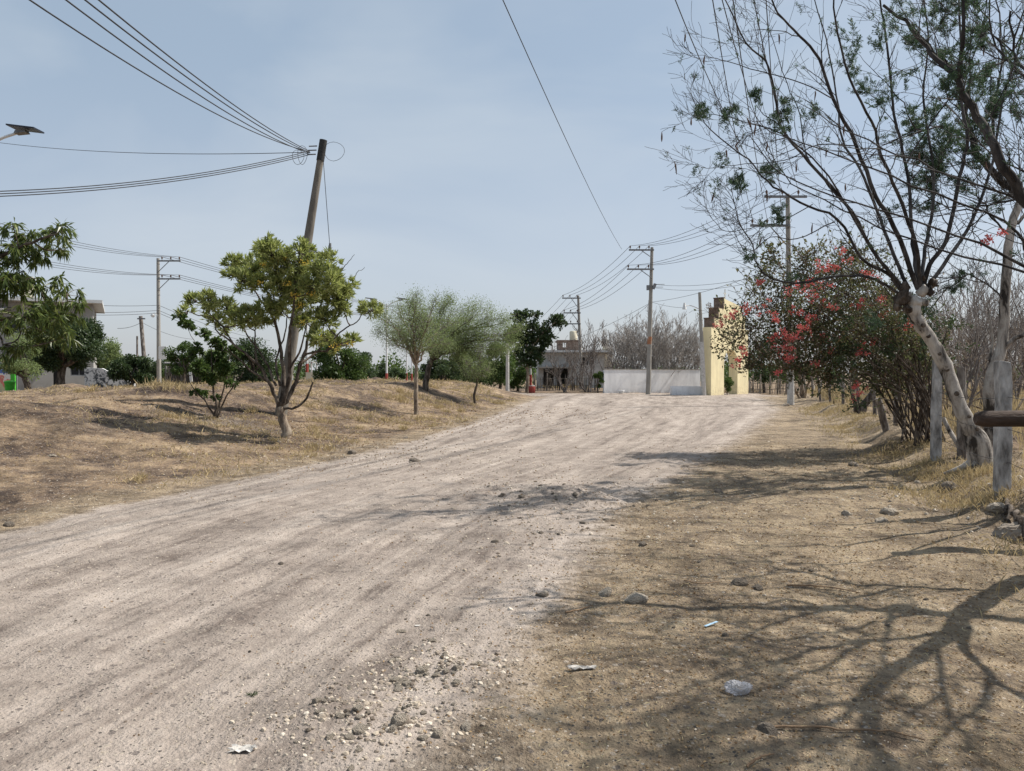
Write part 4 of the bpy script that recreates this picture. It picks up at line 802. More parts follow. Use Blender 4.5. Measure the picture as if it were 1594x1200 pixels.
def pole(label, px, Y, top, r0, r1, arms, group=None, topx=None, mat=None, cap=None, sides=10, name='utility_pole', cat='utility pole', base=None):
    b = on(px, Y) if base is None else base; tp = P(px if topx is None else topx, top, Y); th = Th(name, label, cat, b, group); mb = MB()
    mb.tube([b - (tp - b) * .03, b * .5 + tp * .5, tp], [r0, (r0 + r1) / 2, r1], sides); mb.build('pole', mat or M_conc, th); pins = []
    for (y, xa, xb_) in arms:
        A, B = P(xa, y, Y - r1 - .06), P(xb_, y, Y - r1 - .06); m = MB(); m.box((A + B) / 2, (abs(B[0] - A[0]), .09, .11)); arm = m.build('crossarm', M_iron, th)
        side = A if abs(A[0] - tp[0]) > abs(B[0] - tp[0]) else B
        m = MB(); q = A + (B - A) * .5 + np.array([0, -.02, -.05]); zz = q[2] - abs(q[0] - b[0]) * .95; t_ = (zz - b[2]) / (tp[2] - b[2]); m.tube([q, np.array([b[0] + (tp[0] - b[0]) * t_, q[1] + .02, zz])], .03, 5); m.build('brace', M_iron, th)
        for f in (.05, .42, .8):
            c = side + (A + B - 2 * side) * f + np.array([0, 0, .055]); m = MB(); m.tube([c, c + [0, 0, .08], c + [0, 0, .1], c + [0, 0, .2], c + [0, 0, .26]], [.02, .02, .055, .06, .03], 8); sub(m, 'insulator', M_porc, arm, th); pins.append(c + [0, 0, .24])
    return th, tp, pins
def wire(a, b, sag, r, label, cat='power line', group=None, name='power_line', n=22):
    a, b = np.asarray(a, float), np.asarray(b, float); t = np.linspace(0, 1, n)[:, None]; p = a + (b - a) * t; p[:, 2] -= sag * 4 * (t * (1 - t))[:, 0]
    m = MB(); m.tube(p, r, 5); return tag(m.build(name, M_wire, None, a), label, cat, group)
def poles():
    # main line on the right: near pole, middle pole, far pole
    tN, pN, nN = pole('tall concrete pole rising out of the bougainvillea, its white foot below', 1231, 38, 302, .16, .10, [(306, 1190, 1256), (351, 1168, 1230)], topx=1226)
    m = MB(); b = tN.o; m.tube([b, b + [0, 0, 1.45]], [.168, .162], 14, False); m.build('painted_foot', M_concw, tN)
    tM, pM, nM = pole('concrete pole with two crossarms and an orange band before the white wall', 1009, 56, 385, .19, .11, [(389, 979, 1018), (419, 976, 1018)], topx=1015)
    m = MB(); c = P(1010.8, 530, 56); m.tube([c - [.0, 0, .28], c + [.03, 0, .28]], [.165, .16], 12, False); m.build('orange_band', M_orng, tM)
    m = MB(); c = P(1012.5, 447, 56); m.box(c + [-.2, -.14, -.05], (.2, .2, .35)); m.box(c + [.25, -.14, .05], (.2, .2, .4), 0, 1, .4); m.tube([c + [.2, -.1, .2], c + [1.0, -.1, .2]], .02, 5); m.tube([c + [.2, -.1, 0], c + [.9, -.1, 0]], .02, 5); m.build('service_bracket', M_iron, tM)
    tF, pF, nF = pole('farthest concrete pole with three crossarms beside the block house', 905.5, 74, 460, .19, .11, [(464, 875, 904), (487, 877, 904), (504, 877, 904)], topx=900)
    far = [P(780 + 8 * i, 545 + 4 * i, 120) for i in range(6)]
    nm = ('outer', 'middle', 'inner')
    for k in range(6):
        ar = 'upper' if k < 3 else 'lower'
        wire(nN[k], nM[k], .55, .013, f'{nm[k % 3]} wire on the {ar} arms between the near and the orange-banded pole'); wire(nM[k], nF[k], .5, .015, f'{nm[k % 3]} wire on the {ar} arms between the orange-banded and the farthest pole'); wire(nF[k], far[k], .5, .015, f'{nm[k % 3]} wire running left from the {ar} arm of the farthest pole')
    over = [(1048, -8, 15), (1108, -8, 15), (1122, -8, 15.5), (1140, -8, 14), (1172, -8, 15), (1192, -8, 16)]
    wn = ('leftmost', 'second', 'third', 'fourth', 'fifth', 'rightmost')
    for k, (px, py, Y) in enumerate(over):
        e = P(px, py, Y); a = nN[(0, 3, 1, 4, 2, 5)[k]]; e2 = a + (e - a) * 1.55; e2[2] = e[2] + .9
        m = MB(); q = smooth([a, a * .5 + e * .5 - np.array([0, 0, .3]), e, e2], 10)
        m.tube(q, .0115, 5); tag(m.build('power_line', M_wire, None, a), f'{wn[k]} of the wires climbing from the near pole over the bare tree', 'power line')
    a, e = P(968, 388, 56), P(795, -10, 16); wire(a, a + (e - a) * 1.4, .6, .011, 'single thin wire crossing the open sky toward the top centre')
    c = P(1014.5, 470, 56)
    for (px, py, Y, s, lab) in ((845, 545, 64, .3, 'sagging service wire from the orange-banded pole down to the block house roof'), (905, 545, 66, .3, 'second service wire from the orange-banded pole toward the black tank'), (1066, 479, 57, .1, 'short service wire from the orange-banded pole to the street light')): wire(c, P(px, py, Y), s, .012, lab)
    wire(P(1020, 443, 56), P(1227, 420, 38), .35, .011, 'upper low cable between the orange-banded pole and the near pole'); wire(P(1020, 448, 56), P(1227, 425, 38), .45, .011, 'middle low cable between the orange-banded pole and the near pole'); wire(P(1015, 470, 56), P(1227, 408, 38), .3, .011, 'lowest cable rising from the orange-banded pole to the near pole')
    # leaning pole behind the flowering tree
    b = on(437, 21.5); th = Th('utility_pole', 'leaning bare concrete pole with a black cap behind the flowering tree', 'utility pole', b); tp = P(503.5, 218, 21.5); ax = tp - b; m = MB()
    m.tube([b - ax * .05, b + ax * .5, b + ax * .93], [.175, .135, .095], 12); m.build('pole', M_old, th)
    m = MB(); m.tube([b + ax * .925, b + ax * 1.0], [.110, .107], 12); m.build('cap', M_black, th); hd = b + ax * .955
    for i, s in enumerate((.945, .96, .975)):
        m = MB(); q = b + ax * s; m.tube([q + [-.12, -.1, 0], q + [-.34, -.14, -.02]], .018, 6); m.build('hook', M_iron, th)
    for (cx, cz, rx, rz) in ((.38, 0, .28, .26), (-.62, -.16, .16, .2), (-.50, -.10, .13, .26)):
        m = MB(); an = np.linspace(0, 6.283, 20); m.tube(np.stack([hd[0] + cx + rx * np.cos(an), hd[1] - .1 + .05 * np.sin(2 * an), hd[2] + cz + rz * np.sin(an)], -1), .006, 4); m.build('wire_coil', M_wire, th)
    q = hd + np.array([-.3, -.14, 0])
    for (px, py, Y, s, lab) in ((84, -4, 9.5, .35, 'lowest of the four cables from the leaning pole to the top left'), (133, -4, 9.5, .3, 'second cable from below from the leaning pole to the top left'), (155, -4, 9.3, .25, 'third cable from below from the leaning pole to the top left'), (172, -4, 9.2, .22, 'highest of the four cables from the leaning pole to the top left')):
        e = P(px, py, Y); wire(q + rng.normal(0, .05, 3), q + (e - q) * 1.25, s, .011, lab)
    wire(q + [0, 0, -.03], P(-30, 218, 34), .25, .010, 'single straight thin wire from the leaning pole to the left edge')
    for k, (py, lab) in enumerate(((296, 'top cable of the bundle sagging left from the leaning pole'), (300, 'middle cable of the bundle sagging left from the leaning pole'), (304, 'bottom cable of the bundle sagging left from the leaning pole'))): wire(q + [0, 0, -.05 * k], P(-40, py + 3, 15), .22, .011, lab)
    g0, g1 = b + ax * .93 + np.array([.1, -.1, 0]), P(514, 391, 21.4); wire(g0, g1, .03, .009, 'thin drop wire hanging from the leaning pole beside its top', 'cable', None, 'drop_wire')
    m = MB(); k = b + ax * .6; m.tube([k + [.1, -.1, -.05], P(497, 393, 21.4), g1 + [0, 0, -.06]], [.025, .025, .02], 6); m.tube([g1 + [0, 0, -.08], g1 + [0, 0, .22]], .035, 6); m.build('bracket', M_iron, th)
    # left twin-arm pole
    tL, pL, nL = pole('slender pole with two short arms pointing right at the left', 247.5, 58, 402, .17, .11, [(406, 245, 281), (434, 245, 281)], topx=246)
    m = MB(); m.box(P(253, 549, 57.75), (.55, .05, .95), .15); m.build('sign_board', M_white, tL)
    m = MB(); c = P(238, 494, 57.8); m.tube([c, c + [0, 0, .15], c + [0, 0, .3]], [.06, .19, .05], 8); m.tube([c + [0, 0, .3], c + [.2, 0, .35], P(246, 493, 57.9)], .025, 5); m.build('lamp', M_white, tL)
    for k in range(6):
        ar = 'upper' if k < 3 else 'lower'; i = k % 3
        wire(nL[k], P(-60, (330 if k < 3 else 378) + 5 * i, 40), .4, .014, f'{nm[i]} wire on the {ar} arm running left from the twin-arm pole'); wire(nL[k], P(760 + 6 * i, (478 if k < 3 else 492) + 2 * i, 120), 1.6, .017, f'{nm[i]} wire on the {ar} arm running right behind the flowering tree')
    for k, (y0, y1, w) in enumerate(((475, 452, 'upper'), (483, 470, 'middle'), (487, 474, 'lower'))): wire(P(247, y0, 57.8), P(-60, y1, 44), .35, .016, f'{w} low cable running left from the twin-arm pole'); wire(P(247, y0, 57.8), P(420, y0 + 55, 90), .4, .015, f'{w} low cable running right from the twin-arm pole')
    tD, pD, _ = pole('short dark leaning pole left of the twin-arm pole', 228, 70, 492, .2, .16, [], topx=219, mat=M_woodp)
    m = MB(); m.box(P(220, 496, 69.7), (.7, .12, .12)); m.build('crossarm', M_iron, tD)
    wire(pD - [0, 0, .6], P(183, 511, 66), .15, .02, 'thick cable ending at the short dark leaning pole'); wire(pD - [0, 0, .5], P(300, 528, 75), .3, .014, 'thin cable from the short dark leaning pole to the right')
    pole('thin far post left of the dark leaning pole', 213.5, 72, 523, .09, .08, [], mat=M_woodp, name='post', cat='post'); pole('plain short concrete post left of the tiered tree', 790, 52, 534, .13, .11, [], name='post', cat='post', mat=M_concw)
    # street light by the arch
    tS, pS, _ = pole('thin leaning street light pole beside the yellow arch', 1096, 54, 455, .17, .10, [], topx=1089, name='street_light', cat='street light')
    m = MB(); a = P(1090, 482, 54); q = [a, P(1082, 478, 53.9), P(1074, 475.5, 53.8), P(1067, 476, 53.7)]; m.tube(smooth(q, 3), .03, 6); m.build('arm', M_white, tS); m = MB(); c = P(1065.5, 478, 53.7); m.tube([c + [0, 0, .3], c + [0, 0, .1], c + [0, 0, -.15]], [.06, .1, .16], 8); m.build('lamp_head', M_white, tS)
    m = MB(); t0 = tS.o; u = pS - t0; m.tube([t0 + u * .0, t0 + u * .52], [.176, .15], 12, False); m.build('whitewashed_foot', M_concw, tS)
poles()
def lamps():
    def lamp(label, px, Y, top, arms, foot=True, rs=1.0):
        b = on(px, Y); tp = P(px, top, Y); th = Th('street_lamp', label, 'street lamp', b); m = MB(); m.tube([b - [0, 0, .2], tp], [.085, .06], 10); m.build('pole', M_white, th)
        if foot: m = MB(); m.tube([b - [0, 0, .1], b + [0, 0, 1.4]], [.1, .097], 12, False); m.build('red_foot', M_redp, th)
        for s in arms:
            m = MB(); e = tp + np.array([s * .95, 0, .28]) * rs; m.tube(smooth([tp - [0, 0, .25], tp + np.array([s * .4, 0, .08]) * rs, e], 4), .035, 6); m.build('arm', M_white, th)
            m = MB(); m.box(e + np.array([s * .12, 0, .02]) * rs, np.array([.34, .24, .09]) * rs, 0, .8, -s * .1); m.build('lamp_head', M_iron, th)
            m = MB(); m.box(e + np.array([s * .22, 0, .12]) * rs, np.array([.80, .5, .04]) * rs, 0, 1, .12); m.build('solar_panel', M_panel, th)
    lamp('white twin-arm solar street lamp with red foot left of the acacias', 602, 58, 473, (-1, 1))
    lamp('street lamp behind the slim acacia, the nearer to its trunk of two', 641, 92, 522, (-1, 1)); lamp('street lamp behind the slim acacia, left of its twin', 633, 84, 515, (-1, 1)); lamp('street lamp with red foot seen behind the flowering tree', 478, 52, 470, (-1, 1)); lamp('street lamp pole behind the tiered tree trunk', 826, 62, 520, (-1, 1))
    lamp('solar street lamp at the left edge, only its panel and arm in view', -24, 20, 222, (1, -1), False, .9)
lamps()
# ------------------------------------------------------------------ arch, walls, houses
def plaster(name, c, dirt, amt=.5, scale=1.6, low=1.2, bump=.006):
    t = NT(name); co = t.co(); z = t.n('ShaderNodeSeparateXYZ', {'Vector': co}).outputs[2]
    n1 = t.noise(t.n('ShaderNodeMapping', {'Vector': co, 'Scale': (1, 1, .3)}).outputs[0], scale, 6, .65); n2 = t.noise(co, scale * 5, 5, .7)
    f = t.math('MULTIPLY', t.ramp(n1, (.42, 0.0), (.68, 1.0)), amt)
    lowf = t.math('MULTIPLY', t.math('SUBTRACT', 1.0, t.math('DIVIDE', z, low), True), t.ramp(n2, (.35, 0.0), (.6, 1.0)))
    f = t.math('MAXIMUM', f, t.math('MULTIPLY', lowf, .75))
    return t.fin(t.bsdf(t.mix(f, c, dirt), .9, t.bump(n2, bump), .15))
M_yel = plaster('pale_yellow_plaster', (.90, .79, .50), (.50, .42, .28), .6, 1.0); M_wall = plaster('bluish_white_plaster', (.88, .88, .89), (.42, .42, .43), .5, 1.1, .5); M_wallg = plaster('stained_plaster', (.42, .41, .40), (.20, .19, .185), .6, 2.5, .6); M_grey_w = plaster('grey_render', (.36, .35, .33), (.22, .21, .195), .5, .8, .8)
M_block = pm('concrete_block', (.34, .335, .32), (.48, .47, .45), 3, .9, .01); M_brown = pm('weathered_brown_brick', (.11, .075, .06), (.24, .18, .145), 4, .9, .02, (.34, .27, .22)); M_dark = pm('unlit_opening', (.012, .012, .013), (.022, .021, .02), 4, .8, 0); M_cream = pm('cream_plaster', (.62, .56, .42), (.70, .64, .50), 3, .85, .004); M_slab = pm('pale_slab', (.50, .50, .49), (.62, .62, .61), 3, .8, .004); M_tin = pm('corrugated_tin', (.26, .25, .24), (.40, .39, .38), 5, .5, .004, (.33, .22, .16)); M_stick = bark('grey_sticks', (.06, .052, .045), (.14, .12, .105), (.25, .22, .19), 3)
M_green = pm('green_plastic', (.05, .36, .03), (.08, .46, .05), 6, .45, 0); M_glass = pm('dark_window_glass', (.02, .022, .025), (.035, .038, .042), 3, .15, 0)
def mural():
    t = NT('painted_mural'); co = t.co(); n = t.noise(co, 2.6, 6, .75, 1.0); return t.fin(t.bsdf(t.ramp(n, (.40, (.04, .045, .05)), (.47, (.14, .15, .16)), (.52, (.66, .66, .65))), .9))
def banner():
    t = NT('printed_banner'); co = t.co(); z = t.n('ShaderNodeSeparateXYZ', {'Vector': co}).outputs[2]; f = t.math('ADD', t.math('MULTIPLY', z, .45), t.math('MULTIPLY', t.math('SUBTRACT', t.noise(co, 1.6, 4, .6, .6), .5), 1.1))
    return t.fin(t.bsdf(t.ramp(f, (0, (.55, .50, .30)), (.22, (.62, .20, .16)), (.36, (.70, .66, .60)), (.5, (.10, .18, .50)), (.64, (.62, .62, .64)), (.76, (.50, .06, .16)), (.9, (.72, .52, .12)), interp='CONSTANT'), .6))
def arch():
    A = on(1107, 54); th = Th('entrance_arch', 'pale yellow plaster gateway arch with stepped brown end and a small cross', 'arch', A); d = np.array([.7071, .7071, 0]); nb = np.array([-.7071, .7071, 0]); T = .7
    Z = lambda s: 4.84 if s < .35 else 5.45 if s < .95 else 6.2 if s < 1.65 else (6.95 - (s - 1.65) * .17 if s < 4.3 else 5.8 if s < 4.8 else 4.84)
    B = lambda s: 0.0 if s <= 1.75 or s >= 3.69 else 2.35 + .97 * math.sqrt(max(0, 1 - ((s - 2.72) / .97) ** 2))
    S = sorted(set([0, .35, .95, 1.65, 1.75, 3.69, 4.3, 4.8, 5.3] + list(np.linspace(1.75, 3.69, 17)))); m = MB()
    q = lambda s, k, z: A + d * s + nb * k * T + np.array([0, 0, z - .05])
    pz = None
    for a, b in zip(S[:-1], S[1:]):
        e = 1e-4; za, zb, ba, bb = Z(a + e), Z(b - e), B(a + e) if not (abs(a - 1.75) < e) else B(1.7501), B(b - e)
        if a >= 1.75 and b <= 3.69: ba, bb = max(ba, 2.35), max(bb, 2.35)
        m.add([q(a, 0, ba), q(b, 0, bb), q(b, 0, zb), q(a, 0, za)], [[0, 1, 2, 3]], False); m.add([q(a, 1, ba), q(b, 1, bb), q(b, 1, zb), q(a, 1, za)], [[3, 2, 1, 0]], False)
        m.add([q(a, 0, za), q(b, 0, zb), q(b, 1, zb), q(a, 1, za)], [[0, 1, 2, 3]], False); m.add([q(a, 0, ba), q(b, 0, bb), q(b, 1, bb), q(a, 1, ba)], [[3, 2, 1, 0]], False)
    def side(s, z0, z1, flip=False): m.add([q(s, 0, z0), q(s, 1, z0), q(s, 1, z1), q(s, 0, z1)], [[0, 1, 2, 3]] if flip else [[3, 2, 1, 0]], False)
    side(0, 0, 4.84); side(.35, 4.84, 5.45); side(.95, 5.45, 6.2); side(1.65, 6.2, 6.95); side(1.75, 0, 2.35, True); side(3.69, 0, 2.35); side(4.3, 5.8, Z(4.299), True); side(4.8, 4.84, 5.8, True); side(5.3, 0, 4.84, True)
    m.build('wall', M_yel, th)
    for s, z0, z1 in ((.35, 4.84, 5.45), (.95, 5.45, 6.2), (1.65, 6.2, 6.95)):
        m = MB(); m.box(q(s - .045, .5, (z0 + z1) / 2 + .03), (.09, T + .08, z1 - z0 + .06), math.pi / 4); m.box(q(s - .02, .5, z1 + .045), (.26, T + .1, .07), math.pi / 4); m.build('weathered_step', M_brown, th)
    m = MB(); c = q(2.45, .5, Z(2.45)); m.box(c + [0, 0, .42], (.06, .06, .9)); m.box(c + [0, 0, .58], (.05, .34, .06), -math.pi / 4); m.build('cross', M_white, th)
    g = np.random.default_rng(9); m = MB(); rand_leaves(m, g, q(.25, .4, 6.3), .3, 60, .16, .06); rand_leaves(m, g, q(.55, .4, 5.75), .18, 30, .14, .05); tag(m.build('wall_weed', L_dry, None, q(.5, .4, 5.5)), 'dry weed growing out of the stepped end of the yellow arch', 'weed')
arch()
def walls():
    b = np.array([11.35, 62, hz(11.35, 62)]); th = Th('boundary_wall', 'long low bluish-white plastered wall at the far side of the road', 'wall', b); m = MB(); m.box(b + [0, 0, .86], (9.4, .2, 2.0), .45); m.build('wall', M_wall, th); m = MB(); m.box(b + [0, 0, 1.885], (9.46, .26, .06), .45); m.build('coping', M_conc, th)
    a = on(1068, 55); th = Th('planter_box', 'low stained concrete planter standing before the white wall', 'planter', a); m = MB()
    for c, s in (((0, -.4, .3), (2.1, .12, .64)), ((0, .4, .3), (2.1, .12, .64)), ((-.99, 0, .3), (.12, .68, .64)), ((.99, 0, .3), (.12, .68, .64))): m.box(a + np.array(c), s)
    m.build('wall', M_wall, th); m = MB(); m.box(a + [0, 0, .24], (1.84, .66, .5)); m.build('soil', M_brown, th)
    c = on(967, 58); c[2] += .02; m = MB(); m.tube([c, c + [0, 0, .05], c + [0, 0, .2], c + [0, 0, .24]], [.17, .19, .25, .23], 16); tag(m.build('basin', M_white, None, c), 'white basin lying on the ground before the white wall', 'basin')
    c = on(828, 60); th = Th('plastic_drum', 'red plastic drum beside the lamp pole at the end of the mound', 'drum', c); m = MB(); m.tube([c, c + [0, 0, .04], c + [0, 0, .25], c + [0, 0, .29], c + [0, 0, .5], c + [0, 0, .54]], [.24, .26, .26, .275, .26, .24], 18); m.build('body', M_redp, th); m = MB(); m.tube([c + [0, 0, .543], c + [0, 0, .57]], [.25, .24], 18); m.build('lid', M_white, th)
walls()
def paling_fence(name, label, pA, pB, h, seed, n, mat=M_stick, lean=.05, r=.03):
    g = np.random.default_rng(seed); a, b = np.asarray(pA), np.asarray(pB); th = Th(name, label, 'fence', a); m = MB(); L = np.linalg.norm(b - a)
    for i in range(n):
        t = i / (n - 1) + g.normal(0, .1 / n); p = a + (b - a) * t; p[2] = hz(p[0], p[1]) - .05; H = h * g.uniform(.75, 1.12); e = p + [g.normal(0, lean), g.normal(0, lean), H]; m.tube([p, (p + e) / 2 + g.normal(0, .015, 3), e], [r, r * .9, r * .7], 5)
    for z in (.35, .8):
        pp = [a + (b - a) * t + np.array([0, -.05, h * z + g.normal(0, .03)]) for t in np.linspace(0, 1, 8)]; m.tube(pp, .02, 4)
    m.build('palings', mat, th)
    for t in np.linspace(0, 1, 6):
        p = a + (b - a) * t + np.array([0, .06, 0]); p[2] = hz(p[0], p[1]) - .1; m = MB(); m.tube([p, p + [g.normal(0, .03), 0, h * 1.25]], [.07, .06], 8); m.build('post', M_conc if g.random() < .5 else M_woodp, th)
def wall_holes(m, x0, x1, z0, z1, y, th_, holes):
    xs = sorted({x0, x1, *[h[0] for h in holes], *[h[1] for h in holes]}); zs = sorted({z0, z1, *[h[2] for h in holes], *[h[3] for h in holes]})
    for a, b in zip(xs[:-1], xs[1:]):
        for c, d in zip(zs[:-1], zs[1:]):
            if any(h[0] <= a and b <= h[1] and h[2] <= c and d <= h[3] for h in holes): continue
            m.box(((a + b) / 2, y, (c + d) / 2), (b - a, th_, d - c))
def houses():
    # block house in the middle distance
    Y = 80.; X = lambda px: (px - 797) / 1200 * Y; Zp = lambda py: P(797, py, Y)[2]; b = np.array([X(880), Y, hz(X(880), Y)])
    th = Th('block_house', 'unfinished grey block house with water tanks on its roof behind the stick fence', 'house', b); m = MB()
    wall_holes(m, X(838), X(953), b[2] - .1, Zp(549), Y, .2, [(X(846), X(862), b[2] - .1, Zp(573)), (X(868), X(884), b[2] - .1, Zp(573)), (X(905), X(915), Zp(568), Zp(556))]); m.box(((X(838) + .1), Y + 3, Zp(549) / 2), (.2, 5.8, Zp(549))); m.box(((X(953) - .1), Y + 3, Zp(549) / 2), (.2, 5.8, Zp(549))); m.box(((X(838) + X(953)) / 2, Y + 6, Zp(549) / 2), (X(953) - X(838), .2, Zp(549))); m.build('wall', M_block, th)
    m = MB(); m.box(((X(834) + X(956)) / 2, Y + 2.7, Zp(548) + .07), (X(956) - X(834), 7.2, .22)); m.build('roof', M_slab, th); m = MB(); m.box(((X(836) + X(890)) / 2, Y - .9, Zp(572)), (X(890) - X(836), 1.6, .16)); m.build('porch_slab', M_conc, th)
    z0 = Zp(548) + .18; m = MB(); wall_holes(m, X(870), X(905), z0, Zp(531), Y + 1, .2, [(X(877), X(882), z0 + .35, z0 + .85)]); m.box((X(870) + .1, Y + 2.6, (z0 + Zp(531)) / 2), (.2, 3, Zp(531) - z0)); m.box((X(905) - .1, Y + 2.6, (z0 + Zp(531)) / 2), (.2, 3, Zp(531) - z0)); m.box(((X(870) + X(905)) / 2, Y + 2.6, Zp(531) + .08), (X(905) - X(870) + .3, 3.6, .16)); m.build('upper_room', M_brown, th)
    m = MB(); c = np.array([X(895), Y + 2, Zp(531) + .16]); m.tube([c, c + [0, 0, .9], c + [0, 0, 1.0]], [.42, .42, .3], 18); m.build('roof_tank', M_cream, th)
    m = MB(); c = np.array([X(944), Y + 1, z0]); m.tube([c, c + [0, 0, .45]], .3, 12); m.build('tank_stand', M_cream, th); m = MB(); c = c + [0, 0, .45]; m.tube([c, c + [0, 0, .6], c + [0, 0, .75], c + [0, 0, .8]], [.36, .36, .2, .1], 18); m.build('black_tank', M_black, th)
    m = MB(); m.box((X(947), Y - .16, Zp(561)), (X(953) - X(941), .12, Zp(551) - Zp(571))); m.build('cream_bay', M_cream, th)
    paling_fence('stick_fence', 'rickety pale stick fence before the block house', on(832, 68), on(931, 68), 1.35, 301, 60, lean=.07)
    # two-storey house at the far left
    Y = 48.; X = lambda px: (px - 797) / 1200 * Y; Zp = lambda py: P(797, py, Y)[2]; b = np.array([X(90), Y, hz(X(90), Y)]); z0 = b[2] - .2; zt = Zp(472)
    th = Th('grey_house', 'two-storey grey rendered house behind the dense dark round tree', 'house', b); m = MB(); x0, x1 = X(-40), X(139)
    H = [(X(84), X(97), z0, Zp(570)), (X(49), X(69), Zp(584), Zp(566)), (X(107), X(131), Zp(585), Zp(566)), (X(20), X(40), Zp(520), Zp(495)), (X(100), X(122), Zp(520), Zp(495))]
    wall_holes(m, x0, x1, z0, zt, Y, .22, H); m.box((x0 + .11, Y + 4, (z0 + zt) / 2), (.22, 7.7, zt - z0)); m.box((x1 - .11, Y + 4, (z0 + zt) / 2), (.22, 7.7, zt - z0)); m.box(((x0 + x1) / 2, Y + 8, (z0 + zt) / 2), (x1 - x0, .22, zt - z0)); m.build('wall', M_grey_w, th)
    m = MB(); m.box(((x0 + X(149)) / 2, Y + 3.6, zt + .11), (X(149) - x0 + .3, 9.4, .2)); m.build('roof', M_slab, th); m = MB(); m.box(((x0 + x1) / 2, Y + 4, Zp(560)), (x1 - x0 - .5, 7.6, .18)); m.build('floor_slab', M_slab, th)
    m = MB(); m.box(((H[0][0] + H[0][1]) / 2, Y + .04, (z0 + H[0][3]) / 2), (H[0][1] - H[0][0] - .01, .05, H[0][3] - z0)); m.build('doorway_shade', M_dark, th)  # near-black panel painted as the shade inside the open doorway
    for h in H[1:]:
        m = MB(); cx, cz, w, hh = (h[0] + h[1]) / 2, (h[2] + h[3]) / 2, h[1] - h[0], h[3] - h[2]
        for c, s in (((cx, Y, h[2] + .03), (w - .01, .1, .06)), ((cx, Y, h[3] - .03), (w - .01, .1, .06)), ((h[0] + .03, Y, cz), (.05, .1, hh - .13)), ((h[1] - .03, Y, cz), (.05, .1, hh - .13)), ((cx, Y, cz), (.04, .08, hh - .13))): m.box(c, s)
        f = m.build('window', M_iron, th); m = MB(); m.box((cx, Y + .02, cz), (w - .03, .01, hh - .03)); sub(m, 'pane', M_glass, f, th)
    m = MB(); m.box((X(48), Y + 1.5, zt + .95), (.62, .7, 1.5)); m.build('stair_tower', M_cream, th)
    m = MB()
    for i in range(26): m.tube([(X(-38) + i * .1, Y - 1.2, Zp(487)), (X(-38) + i * .1, Y + 2, Zp(462))], .055, 6)
    m.build('tin_awning', M_tin, th); th.ob.rotation_euler.z = R(27)
    # painted garden wall
    b = np.array([X(134), Y - 2.5, hz(X(134), Y - 2.5)]); x1 = (210 - 797) / 1200 * 45.5; x0 = (133 - 797) / 1200 * 45.5; zb = b[2] - .2; za, zc = P(0, 572, 45.5)[2], P(0, 598, 45.5)[2]; m = MB()
    V = []
    for y in (45.4, 45.6): V += [(x0, y, zb), (x1, y, zb), (x1, y, zc), ((x0 * .65 + x1 * .35), y, za - .05), (x0, y, za)]
    m.add(V, [[0, 1, 2, 3], [5, 8, 7, 6], [1, 6, 7, 2], [2, 7, 8, 3], [3, 8, 9, 4], [0, 4, 9, 5]], False); m.add(V, [[0, 3, 4], [5, 9, 8]], False)
    tag(m.build('garden_wall', mural(), None, b), 'white garden wall with a black painted mural right of the grey house', 'wall')
    # stall with the printed banner, green panel and bin
    b = on(4, 43); th = Th('market_stall', 'stall hung with a multicoloured banner at the far left', 'stall', b); zb = b[2]; X = lambda px: (px - 797) / 1200 * 43
    m = MB(); m.box((X(3), 43, zb + .95), (X(17) - X(-14), .06, 1.7)); m.build('banner', banner(), th); m = MB(); m.box((X(20.5), 43, zb + 1.0), (X(24) - X(17.2), .1, 1.95)); m.build('green_panel', M_green, th)
    for px in (-14, 24.5): m = MB(); m.tube([(X(px), 43.1, zb - .1), (X(px), 43.1, zb + 2.1)], .035, 8); m.build('post', M_iron, th)
    m = MB(); m.box((X(5), 43.9, zb + 2.12), (X(27) - X(-17), 1.9, .06), 0, 1, .03); m.build('roof', M_tin, th)
    c = on(15, 40.5); c[2] -= .02; th = Th('waste_bin', 'bright green plastic bin in front of the stall', 'bin', c); m = MB(); m.tube([c, c + [0, 0, .55], c + [0, 0, .6]], [.2, .25, .27], 16); m.build('body', M_green, th); m = MB(); m.tube([c + [0, 0, .602], c + [0, 0, .64], c + [0, 0, .7]], [.28, .27, .12], 16); m.build('lid', M_green, th)
    # stick shed
    a = on(258, 50); b2 = on(356, 50); paling_fence('stick_fence', 'dark close-set stick fence under the tin roof at the left', a, b2, 1.2, 302, 90, lean=.03, r=.035)
    c = (a + b2) / 2 + np.array([0, 1.6, 0]); th = Th('tin_shed', 'low shed with a rusty tin roof behind the dark stick fence', 'shed', c); m = MB(); m.box(c + [0, 0, 1.55], (4.6, 2.6, .05), 0, 1, .05)
    for i in range(40): m.tube([c + [-2.25 + i * .115, -1.31, 1.6 + .05 * (2.25 - i * .115) - .0], c + [-2.25 + i * .115, 1.31, 1.6 + .05 * (2.25 - i * .115)]], .03, 5)
    m.build('roof', M_tin, th); m = MB(); m.box(c + [0, 0, .7], (4.2, 2.1, 1.5)); m.build('wall', M_stick, th)
    m = MB(); c = on(297, 46); m.box(c + [0, 0, .75], (.16, .04, .6), 0, 1, -.12); m.tube([c - [0, 0, .1], c + [0, 0, .5]], .025, 6); tag(m.build('marker_board', M_white, None, c), 'small white marker board before the stick fence', 'sign')
    c = on(492, 50); m = MB(); m.box(c + [0, 0, .3], (1.3, .15, .75)); tag(m.build('low_wall', M_cream, None, c), 'short cream wall stub seen right of the flowering tree trunk', 'wall')
    c = on(470, 53); th = Th('open_shelter', 'small open shelter with a flat roof behind the flowering tree', 'shelter', c); m = MB(); m.box(c + [0, 0, 1.6], (1.9, 1.6, .07), 0, 1, .1); m.build('roof', M_tin, th)
